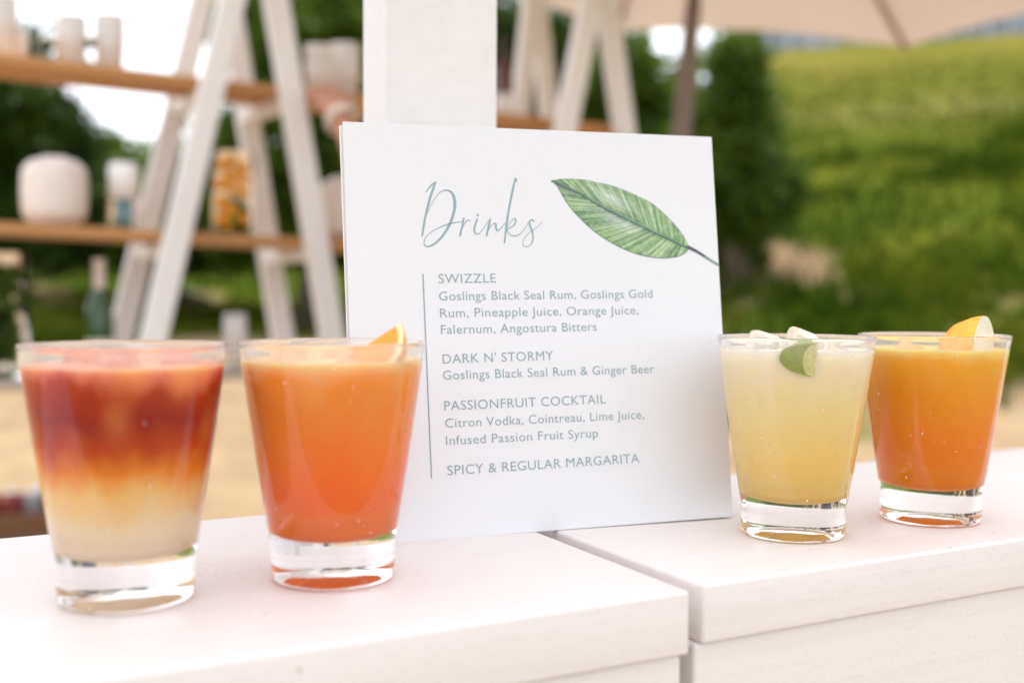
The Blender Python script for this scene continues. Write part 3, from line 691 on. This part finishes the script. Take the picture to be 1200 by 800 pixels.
link('leaf_midrib', mesh('midrib', vv, ff), plain('leaf rib ink', srgb(112, 146, 122), .6, .2, 200), root)
vv, ff = [], []
addstrip([(L2((fm(t)[0]-4, fm(t)[1]+(7 if t > .25 else 3))), .0008) for t in np.linspace(0, 1, 40)], .00018)
addstrip([(L2((950, 512)), .0022), (L2((1000, 536)), .0020), (L2((1055, 570)), .0017)], .00018)
link('leaf_stalk', mesh('stalk', vv, ff), plain('leaf stalk ink', srgb(74, 84, 96), .6, .2, 200), root)
vv, ff = [], []
e_ = L2((1150, 629)); addstrip([(L2((1050, 567)), .0018), (L2((1100, 600)), .0017), (e_, .0017)], .00017)
link('leaf_stalk', mesh('stalk', vv, ff), plain('leaf stalk green ink', srgb(120, 142, 132), .6, .2, 200), root)

# ------------------------------------------------------------------ drinks shelf: trestles and planks
D0 = at_depth(304, 200, 2.70); D0.z = 0
def shp(px, py, off): return on_plane(px, py, D0+NN*off, NN)          # point on a vertical plane parallel to the shelf
def beam_px(name, p0, p1, off, wpx, th, parent, mat, to_ground=True, bev=.004):
    a, b = shp(*p0, off), shp(*p1, off); d = (b-a).normalized()
    if to_ground: b = b+d*((gz(b.x, b.y)-.02-b.z)/d.z)
    wid = wpx/FPX*(a.y)/1.0
    u = d.cross(NN).normalized()
    return link(name, prism(name, a, b, u, NN, wid/2, th/2, bev, 2), mat, parent)
def trestle(label, front, back, wf, wb):
    root = empty('trestle', shp((front[0][0][0]+front[1][0][0])/2, 350, .15)*1.0); rz = root.location.copy(); rz.z = 0; root.location = rz
    tag(root, label, 'trestle', 'whitewashed trestles carrying the drinks shelf')
    inv = Matrix.Translation(-rz)
    for legs, off, wd in ((front, 0, wf), (back, .34, wb)):
        for i, (p0, p1) in enumerate(legs):
            o = beam_px('leg', p0, p1, off+(.002 if i else -.002)+(.02 if i else -.02), wd, .038, root, M_leg); o.data.transform(inv)
    return root, inv
def lerp(p0, p1, y): t = (y-p0[1])/(p1[1]-p0[1]); return (p0[0]+(p1[0]-p0[0])*t, y)
B = ((300, -120), (180, 395)); Dl = ((303, -120), (389, 395)); A = ((262, -105), (141, 395)); Cc = ((253, -95), (331, 395))
fl_ = (B, Dl); bl_ = (A, Cc)
tr1, inv1 = trestle('nearer whitewashed timber trestle, left of the square white post', fl_, bl_, 28, 25)
B2 = ((703, -50), (612, 395)); D2 = ((703, -50), (765, 395)); A2 = ((626, -30), (583, 395)); C2 = ((626, -30), (671, 395))
tr2, inv2 = trestle('farther whitewashed timber trestle, between the square white post and the parasol pole', (B2, D2), (A2, C2), 25, 20)
# rungs under each plank join front and back legs
def up_top(x): return 62+.118*x
def lo_top(x): return 260+.052*x
for (tr, inv, F_, K_) in ((tr1, inv1, fl_, bl_), (tr2, inv2, (B2, D2), (A2, C2))):
    for fn, th in ((up_top, 14), (lo_top, 14)):
        for fp, kp in zip(F_, K_):
            yf = fn(lerp(*fp, 150)[0]) + (16 if fn is up_top else 19)
            pf = shp(*lerp(*fp, yf), .02); pb = shp(*lerp(*kp, yf), .32); pb.z = pf.z
            o = link('rung', prism('rung', pf, pb, E, Z, .018, .018, .003), M_leg, tr); o.data.transform(inv)
def plank(name, p0, p1, thick, label, mat, f0=.045, f1=.235):
    a, b = shp(*p0, f0), shp(*p1, f0); d = (b-a).normalized(); up = NN.cross(d).normalized()
    if up.z < 0: up = -up
    mid = NN*((f1-f0)/2); loc = (a+b)/2; me = prism(name, a+mid-up*thick/2-loc, b+mid-up*thick/2-loc, NN, up, (f1-f0)/2, thick/2, .003, 2)
    rt = Matrix.Rotation(-TH, 4, 'Z'); me.transform(rt); o = link(name, me, mat); o.location = loc; o.rotation_euler = (0, 0, TH)
    tag(o, label, 'shelf', 'planks laid through the trestles'); return (a, d, up)
PU = plank('shelf_plank', (-130, up_top(-130)), (742, up_top(742)), .024, 'upper orange brown wooden plank laid through both trestles', M_plank)
PL = plank('shelf_plank', (-130, lo_top(-130)), (742, lo_top(742)), .024, 'lower orange brown wooden plank carrying the white canisters and citrus jar', M_plank)
PB = plank('shelf_plank', (-130, 452), (760, 412), .024, 'lowest weathered pale plank with the green bottle on it', M_plankpale, .02, .26)
def on_shelf(pl, px, off):                     # point on a plank top under the bearing px
    a, d, up = pl; q = shp(px, 300, off); t = (q-a).dot(E)/d.dot(E); p = a+d*t; return Vector((q.x, q.y, p.z+.0008))
def pxm(px_w, p): return px_w/FPX*p.y*1.0
M_white = plain('white glazed ceramic', (.80, .76, .73), .35, .04, 30)
M_blush = plain('blush white ceramic', (.74, .66, .60), .4, .05, 30)
M_teal = plain('teal cloth', (.18, .33, .36), .7, .2, 30)
M_cup = plain('white plastic cup', (.84, .83, .82), .35, .03, 30)
M_citrus = plain('orange citrus slices', (.92, .34, .012), .4, .25, 60)
def rounded(name, w_, d_, h, r, mat, parent=None):
    me = boxm(name, -w_/2, w_/2, -d_/2, d_/2, 0, h, r, 12)
    for p in me.polygons: p.use_smooth = True
    return link(name, me, mat, parent)
def canister(px, off, wpx, hpx, label):
    p = on_shelf(PL, px, off); root = empty('canister', p, TH); tag(root, label, 'canister', 'rounded blush white canisters on the lower plank')
    w_, h = pxm(wpx, p), pxm(hpx, p)
    hb, rb_ = h*.93, .040; pr = [(0, 0)]+[(w_/2-rb_+rb_*math.sin(a), rb_-rb_*math.cos(a)) for a in np.linspace(0, math.pi/2, 9)]+[(w_/2*1.02, hb*.5)]+[(w_/2-rb_+rb_*math.cos(a), hb-rb_+rb_*math.sin(a)) for a in np.linspace(0, math.pi/2, 9)]+[(0, hb)]
    link('body', lathe('body', pr, 48), M_blush, root)
    l_ = rounded('lid', w_*.36, .05, h*.03, .002, M_white, root); l_.location.z = h*.9305
    f = rounded('foot', w_*.40, .06, .003, .001, M_white, root); f.location.z = .0003
canister(65, .13, 72, 84, 'large rounded blush white canister near the left edge, on the lower plank')
canister(402, .13, 56, 78, 'rounded blush canister half hidden behind the menu sign, on the lower plank')
# tall tumbler with white upper and teal inside
p = on_shelf(PL, 146, .13); root = empty('storage_jar', p); tag(root, 'tall clear jar with white sleeve and teal liner, beside the left trestle leg', 'jar')
rw = pxm(17, p); h = pxm(78, p)
link('glass_wall', lathe('j', [(0, .0), (rw, 0), (rw, h*.45), (rw-.003, h*.45), (rw-.003, .006), (0, .006)], 32), M_thin, root)
link('sleeve', lathe('s', [(0, h*.45), (rw, h*.45), (rw, h*.93), (rw*.82, h), (0, h)], 32), M_cup, root)
link('liner', lathe('l', [(0, .007), (rw*.6, .007), (rw*.6, h*.42), (0, h*.42)], 20), M_teal, root)
# citrus jar
p = on_shelf(PL, 275, .14); root = empty('citrus_jar', p); tag(root, 'clear glass jar packed with orange citrus slices behind the trestle leg', 'jar')
rw = pxm(25, p); h = pxm(96, p)
link('glass_wall', lathe('j', [(0, 0), (rw, 0), (rw, h), (rw-.004, h), (rw-.004, .01), (0, .01)], 40), M_thin, root)
for (dx, dz, s) in [(.005, .55, .9), (.0, .3, .9), (-.022, .83, 1), (.024, .80, .9), (-.03, .60, 1), (.03, .66, .85), (-.004, .70, 1), (-.026, .40, 1), (.03, .50, .8), (-.028, .20, 1.05), (.028, .20, .9), (0.0, .88, .8), (-.01, .12, .6)]:
    sl_ = tube('slice', [(0, -.006, 0), (0, .006, 0)], [.017*s, .017*s], 16); o = link('citrus_slice', sl_, M_citrus, root)
    o.location = (dx*1.05, random.uniform(-.03, -.01), dz*h); o.rotation_euler = (random.uniform(-.3, .3), random.uniform(-1, 1), random.uniform(-.5, .5))
# cups on the upper plank
def cupstack(px, off, wpx, hpx, n, label, base=0):
    p = on_shelf(PU, px, off); p.z += base; root = empty('cup_stack', p); tag(root, label, 'cups', 'stacks of white cups on the upper plank')
    r_ = pxm(wpx/2, p); h = pxm(hpx, p); ch = h*(.62 if n > 1 else 1); st = (h-ch)/max(1, n-1)
    cm = lathe('cup', [(0, 0), (r_*.82, 0), (r_, ch*.95), (r_*1.03, ch*.97), (r_, ch), (r_*.96, ch*.96), (r_*.78, .004), (0, .004)], 32)
    for i in range(n): o = link('cup', cm, None if i else M_cup, root); o.location.z = i*st
cupstack(2, .13, 42, 72, 4, 'leftmost stack of white cups, cut by the picture edge, on the upper plank')
cupstack(27, .20, 18, 40, 3, 'small narrow stack of white cups beside the leftmost stack')
cupstack(87, .14, 34, 60, 4, 'stack of white cups at the left of the pair standing against the sky')
cupstack(131, .14, 34, 66, 4, 'stack of white cups at the right of the pair standing against the sky')
cupstack(374, .10, 32, 55, 2, 'white cups the hand is reaching for, on the upper plank')
cupstack(404, .17, 36, 66, 3, 'stack of white cups next to the square white post')
def goblet(pl, px, off, wpx, hpx, label, grp):
    p = on_shelf(pl, px, off); r_ = pxm(wpx/2, p); h = pxm(hpx, p)
    o = link('clear_glass', lathe('g', [(0, 0), (r_*.7, 0), (r_, h*.55), (r_*.92, h), (r_*.86, h), (r_*.93, h*.55), (r_*.62, .006), (0, .006)], 28), M_fog if pl is PB else M_thin); o.location = p
    tag(o, label, 'glass', grp)
goblet(PU, 108, .07, 22, 30, 'clear tumbler in front of the pair of white cup stacks against the sky', 'clear tumblers on the shelf')
goblet(PU, 421, .08, 18, 24, 'small clear tumbler on the upper plank beside the square white post', 'clear tumblers on the shelf')
goblet(PU, 58, .10, 20, 26, 'clear tumbler between the left cup stacks on the upper plank', 'clear tumblers on the shelf')
goblet(PB, 275, .15, 27, 62, 'clear tumbler on the lowest plank, seen between the two left drinks', 'clear tumblers on the shelf')
# bottles
M_bot = Mat('dark green glass'); M_bot.set(Base_Color=(.02, .06, .015, 1), Roughness=.12, Specular_IOR_Level=.6); M_bot = M_bot.m
M_bot2 = Mat('brown glass'); M_bot2.set(Base_Color=(.09, .02, .01, 1), Roughness=.15); M_bot2 = M_bot2.m
def bottle(pl, px, off, rpx, hpx, label, mb, cap_c, labelc):
    p = on_shelf(pl, px, off); root = empty('bottle', p); tag(root, label, 'bottle'); r_ = pxm(rpx, p); h = pxm(hpx, p)
    link('glass_body', lathe('b', [(0, 0), (r_*.95, 0), (r_, .006), (r_, h*.52), (r_*.9, h*.60), (r_*.5, h*.70), (r_*.38, h*.76), (r_*.36, h*.995), (0, h*.995)], 32), mb, root)
    link('foil', lathe('f', [(r_*.41, h*.72), (r_*.41, h*.97), (r_*.46, h*.975), (r_*.46, h), (0, h+.001)], 24), cap_c, root)
    link('paper_label', lathe('l', [(r_*1.012, h*.06), (r_*1.012, h*.30)], 32), labelc, root)
M_foil = plain('pale foil', (.72, .60, .55), .35, .1, 60, 0, Metallic=.2)
bottle(PB, 116, .12, 15.5, 133, 'dark green wine bottle with pale foil neck on the lowest plank', M_bot, M_foil, plain('cream label', (.6, .55, .45)))
bottle(PU, 590, .14, 11, 92, 'brown spirit bottle on the upper plank just right of the square white post', M_bot2, plain('black cap', (.05, .03, .03)), plain('white label', (.75, .72, .70)))
# herb jar at the left edge
p = on_shelf(PB, 2, .12); root = empty('herb_jar', p); tag(root, 'big clear glass jar filled with green herbs at the left edge', 'jar')
rw = pxm(30, p); h = pxm(145, p)
link('glass_wall', lathe('j', [(0, 0), (rw*.9, 0), (rw, .02), (rw, h), (rw-.004, h), (rw-.004, .022), (0, .012)], 40), M_thin, root)
k = 420; P = rng.uniform(-1, 1, (k, 3)); P[:, :2] *= rw*.68; P[:, 2] = rng.uniform(.03, h*.86, k)
nr = rng.normal(size=(k, 3)); nr /= np.linalg.norm(nr, axis=1)[:, None]; t1 = np.cross(nr, rng.normal(size=(k, 3))); t1 /= np.linalg.norm(t1, axis=1)[:, None]; t2 = np.cross(nr, t1)
q = np.stack([P-t1*.018, P+t2*.009, P+t1*.018, P-t2*.009], 1).reshape(-1, 3)
hb = link('herb_leaves', mesh('herbs', q, np.arange(k*4).reshape(-1, 4).tolist()), M_leaf2, root); hb['kind'] = 'stuff'

# ------------------------------------------------------------------ crate with cans on the sand at lower left
cpos = at_depth(12, 640, 4.3); cpos.z = gz(cpos.x, cpos.y)+.01
crate = empty('wooden_crate', cpos, .3); tag(crate, 'dark brown wooden crate standing on the sand at the lower left', 'crate')
CHh = .30
for i in range(3):
    for y_, nm_ in ((-.15, 'f'), (.15, 'b')):
        link('slat', boxm('slat', -.26, .26, y_-.008, y_+.008, .01+i*.10, .095+i*.10, .003), M_darkwood, crate)
    for x_ in (-.25, .25): link('slat', boxm('slat', x_-.008, x_+.008, -.141, .141, .01+i*.10, .095+i*.10, .003), M_darkwood, crate)
link('base_board', boxm('base', -.24, .24, -.14, .14, 0, .012), M_darkwood, crate)
def can(dx, dy, col, label, r_=.035, h=.13):
    root = empty('can', cpos+Vector((dx, dy, .19))); tag(root, label, 'can', 'cans in the wooden crate')
    mt = Mat('can'); mt.set(Base_Color=col, Roughness=.3, Metallic=.3)
    link('body', lathe('c', [(0, 0), (r_*.85, 0), (r_, .008), (r_, h-.01), (r_*.88, h-.002)], 28), mt.m, root)
    link('rim', lathe('r', [(r_*.88, h-.002), (r_*.86, h), (r_*.8, h-.003), (0, h-.003)], 28), M_alu, root)
    root.location.z = cpos.z+.235
M_alu = plain('aluminium', (.3, .3, .32), .5, .05, 40, 0, Metallic=.8)
pk = rounded('packing', .44, .24, .215, .02, plain('grey cloth', (.28, .27, .28), .9, .2, 20, .5)); pk.location = cpos+Vector((0, 0, .013)); pk.rotation_euler.z = .3
pk.name = 'cloth_bundle'; tag(pk, 'grey cloth bundle filling the wooden crate on the sand', 'cloth')
can(-.04, -.06, (.30, .012, .012, 1), 'red can at the left of the wooden crate')
can(.03, -.03, (.22, .03, .035, 1), 'dull dark red can in the middle of the wooden crate')
can(.11, -.03, (.20, .20, .21, 1), 'silver grey can at the right of the wooden crate')
can(.10, .06, (.35, .18, .04, 1), 'orange brown can behind the silver one in the wooden crate')
can(.17, .02, (.19, .19, .21, 1), 'silver grey can at the far right corner of the wooden crate')

# ------------------------------------------------------------------ parasol
M_canvas = Mat('beige parasol canvas'); v = M_canvas.coord(); n = M_canvas.noise(1.5, 4, v)
cc = M_canvas.ramp(n, [(.3, (.70, .63, .575)), (.7, (.74, .67, .61))]); M_canvas.set(Base_Color=cc, Roughness=.9)
t = M_canvas.new('ShaderNodeBsdfTranslucent'); M_canvas.L.new(cc, t.inputs[0]); x = M_canvas.new('ShaderNodeMixShader'); x.inputs[0].default_value = .5
M_canvas.L.new(M_canvas.b.outputs[0], x.inputs[1]); M_canvas.L.new(t.outputs[0], x.inputs[2]); M_canvas.L.new(x.outputs[0], M_canvas.o.inputs[0]); M_canvas = M_canvas.m
M_pole = plain('brown grey pole', (.20, .145, .115), .5, .1, 8); M_rib = plain('rib wood', (.28, .18, .12), .5, .15, 10)
pc = Vector((.493, 3.2, 0)); par = empty('parasol', (pc.x-.10, pc.y, 0)); tag(par, 'large beige canvas parasol with a brown grey pole, upper right', 'parasol')
inv = Matrix.Translation(-par.location)
zr = CH+1.11; tl = .139
def pt(dx, dy, dz): return Vector((pc.x+dx+dz*tl, pc.y+dy, zr-tl*dx+dz))
hub = pt(0, 0, .52); tips = [pt(1.5*math.cos(R(a)), 1.5*math.sin(R(a)), 0) for a in [47.3+45*i for i in range(8)]]
vs = []; fs = []; nr_ = 10
for i in range(8):
    a, b = tips[i], tips[(i+1) % 8]; o_ = len(vs); m_ = 8
    for r_ in range(nr_+1):
        f = r_/nr_
        for q in range(m_+1):
            s = q/m_; p = hub.lerp(a.lerp(b, s), f); sag = .05*math.sin(math.pi*s)*f; p = p+Vector((0, 0, -sag*.6*(1-f)+.10*math.sin(math.pi*f)*.35+.045*math.sin(math.pi*s)*f*f*.5)); p = p.lerp(Vector((hub.x, hub.y, p.z)), .03*math.sin(math.pi*s)*f); vs.append(p)
    for r_ in range(nr_):
        for q in range(m_): fs.append((o_+r_*(m_+1)+q, o_+r_*(m_+1)+q+1, o_+(r_+1)*(m_+1)+q+1, o_+(r_+1)*(m_+1)+q))
me = mesh('canopy', vs, fs); bm = bmesh.new(); bm.from_mesh(me); bmesh.ops.remove_doubles(bm, verts=bm.verts, dist=1e-4); bmesh.ops.recalc_face_normals(bm, faces=bm.faces); bm.to_mesh(me); bm.free()
me.transform(inv); cano = link('canopy', me, M_canvas, par)
sm = cano.modifiers.new('thickness', 'SOLIDIFY'); sm.thickness = .0015
for i in range(8):
    a = tips[i]; o = link('rib', tube('rib', [hub-Z*.03, hub.lerp(a, .5)+Z*.012, a-Z*.012], [.012, .012, .010], 8), M_rib, par); o.data.transform(inv)
    o = link('strut', tube('strut', [hub.lerp(a, .5)-Z*.01, pt(0, 0, .05)], [.009, .009], 8), M_rib, par); o.data.transform(inv)
pb_ = at_depth(799, 155, 3.2); pt_ = at_depth(813, 0, 3.2); dr = (pb_-pt_).normalized()
top = hub; bot = pb_+dr*((gz(pb_.x, pb_.y)-.02-pb_.z)/dr.z)
o = link('upper_pole', tube('pole', [hub, pt_], [.017, .018], 16), M_pole, par); o.data.transform(inv)
o = link('lower_pole', tube('pole', [pt_, pt_.lerp(pb_, .5), pb_, bot], [.0215, .026, .028, .028], 20), M_pole, par); o.data.transform(inv)
o = link('hub', tube('hub', [hub-Z*.07, hub+Z*.02], [.04, .03], 16), M_pole, par); o.data.transform(inv)
o = link('base_plate', lathe('base', [(0, 0), (.28, 0), (.28, .05), (.24, .08), (.05, .09), (.04, .2), (0, .2)], 32), M_pole, par); o.location = Vector((bot.x, bot.y, gz(bot.x, bot.y)+.002))-par.location

# ------------------------------------------------------------------ person behind the sign, reaching to the upper plank
M_skin = plain('skin', (.50, .24, .15), .5, .08, 30, 0, Subsurface_Weight=.1, Subsurface_Scale=.01)
M_shirt = plain('black shirt cloth', (.03, .03, .035), .9, .2, 30); M_trouser = plain('dark trousers', (.04, .045, .06), .9, .2, 30)
M_hair = plain('dark hair', (.02, .014, .01), .6, .2, 60)
bx = at_depth(520, 300, 2.28); X0, Y0 = bx.x, bx.y; g0 = gz(X0, Y0)
fa = (NN*1.0+Vector((-.2, 0, 0))).normalized(); sd_l = Vector((-fa.y, fa.x, 0))          # facing the shelf; left side of the body
def bp(s, f, z): return Vector((X0, Y0, g0))+sd_l*s+fa*f+Z*z
hand = shp(379, 108, -.03); wrist = shp(401, 140, -.12); sh_l = bp(.17, .02, 1.40); elbow = at_depth(452, 262, 2.42)
person = empty('person', (X0, Y0, 0)); tag(person, 'person behind the menu sign whose braceleted hand reaches for the white cups', 'person')
def skin(name, verts, edges, mats, parent, sub=2, rootv=0):
    me = bpy.data.meshes.new(name); me.from_pydata([tuple(v[0]-parent.location) for v in verts], edges, []); me.update()
    o = bpy.data.objects.new('tmp', me); C.objects.link(o); md = o.modifiers.new('s', 'SKIN'); md.use_smooth_shade = True
    for i, v in enumerate(verts):
        r_ = v[1]; me.skin_vertices[0].data[i].radius = (r_, r_) if isinstance(r_, (int, float)) else r_
        me.skin_vertices[0].data[i].use_root = (i == rootv)
    ms = o.modifiers.new('u', 'SUBSURF'); ms.levels = sub; ms.render_levels = sub
    dg = bpy.context.evaluated_depsgraph_get(); dg.update(); m2 = bpy.data.meshes.new_from_object(o.evaluated_get(dg)); bpy.data.objects.remove(o)
    m2.materials.clear(); r = link(name, m2, mats, parent); 
    for p in m2.polygons: p.use_smooth = True
    return r
V = [(bp(0, 0, .95), .15), (bp(0, 0, 1.10), .125), (bp(0, 0, 1.28), .15), (bp(0, 0, 1.40), .10), (bp(0, .0, 1.47), .055), (bp(0, .02, 1.56), .085), (bp(0, .02, 1.66), .078),
     (bp(.15, 0, 1.39), .06), (sh_l, .052), (elbow, .040), (elbow.lerp(wrist, .35), .038), (wrist, .026), (wrist.lerp(hand, .55), .034),
     (bp(-.15, 0, 1.39), .06), (bp(-.20, -.01, 1.12), .042), (bp(-.17, .14, .93), .032), (bp(-.14, .22, .90), .030),
     (bp(.09, 0, .90), .095), (bp(.10, .02, .48), .06), (bp(.10, -.02, .08), .042), (bp(.10, .14, .04), .035),
     (bp(-.09, 0, .90), .095), (bp(-.10, .02, .48), .06), (bp(-.10, -.02, .08), .042), (bp(-.10, .14, .04), .035)]
ED = [(0, 1), (1, 2), (2, 3), (3, 4), (4, 5), (5, 6), (3, 7), (7, 8), (8, 9), (9, 10), (10, 11), (11, 12), (3, 13), (13, 14), (14, 15), (15, 16), (0, 17), (17, 18), (18, 19), (19, 20), (0, 21), (21, 22), (22, 23), (23, 24)]
fd = (hand-wrist).normalized(); sdv = fd.cross(NN).normalized(); palm = wrist.lerp(hand, .55)
hb_ = len(V)
for i, (o_, ln) in enumerate(((-.03, .070), (-.010, .082), (.010, .078), (.029, .062))):
    r0 = palm+fd*.03+sdv*o_; r1 = r0+fd*ln*.5+NN*.006; r2 = r1+(fd*.6+NN*.8).normalized()*ln*.5
    n0 = len(V); V += [(r0, .0105), (r1, .0095), (r2, .0075)]; ED += [(12, n0), (n0, n0+1), (n0+1, n0+2)]
n0 = len(V); th_ = (fd*.5-sdv*.8+NN*.3).normalized(); V += [(palm-sdv*.028, .012), (palm-sdv*.03+th_*.05, .010)]; ED += [(12, n0), (n0, n0+1)]
body = skin('body', V, ED, [M_skin, M_shirt, M_trouser], person)
pl_ = person.location
for p in body.data.polygons:
    c = p.center+pl_; loc = c-Vector((X0, Y0, g0)); s_ = loc.dot(sd_l)
    arm = (c-elbow).length < .03 or (c.z > elbow.z-.05 and (c-sh_l).length > .10 and (c-bp(0, 0, c.z)).length > .24)
    if loc.z < .95: p.material_index = 2
    elif loc.z < 1.45 and not arm: p.material_index = 1
    if loc.z < 1.0 and abs(s_) > .13 and loc.dot(fa) > .1: p.material_index = 0
# head shape details: hair cap, ears, nose, eyes and mouth
hc = bp(0, .02, 1.60)
def ell(name, c, r3, mat, cut=None):
    bm = bmesh.new(); bmesh.ops.create_uvsphere(bm, u_segments=24, v_segments=16, radius=1)
    if cut: bmesh.ops.delete(bm, geom=[v for v in bm.verts if cut(v.co)], context='VERTS')
    me = bpy.data.meshes.new(name); bm.to_mesh(me); bm.free()
    for v in me.vertices: v.co = (c-pl_)+sd_l*v.co.x*r3[0]+fa*v.co.y*r3[1]+Z*v.co.z*r3[2]
    for p in me.polygons: p.use_smooth = True
    return link(name, me, mat, person)
ell('hair', hc+Z*.02-fa*.006, (.094, .102, .118), M_hair, lambda c: c.y > .35 and c.z < .55 or c.z < -.75)
for s in (-1, 1):
    ell('ear', hc+sd_l*s*.09-Z*.01, (.012, .02, .03), M_skin); ell('eye', hc+sd_l*s*.032+fa*.079, (.012, .008, .007), M_cup)
ell('nose', hc+fa*.094-Z*.02, (.012, .016, .022), M_skin); ell('mouth', hc+fa*.084-Z*.055, (.025, .008, .007), plain('lips', (.4, .12, .10)))
bd = (hand-wrist).normalized(); tm = lathe('bracelet', [(.034+.010*math.cos(a), .012*math.sin(a)) for a in np.linspace(0, 2*math.pi, 10, endpoint=False)], 24, True)
br = link('bracelet', tm, plain('pale beads', (.78, .66, .58), .4), person); br.matrix_world = Matrix.Translation(wrist.lerp(hand, .02)-pl_) @ bd.to_track_quat('Z', 'Y').to_matrix().to_4x4()
br.parent = person; br.matrix_parent_inverse = Matrix.Identity(4); br.location = wrist-pl_
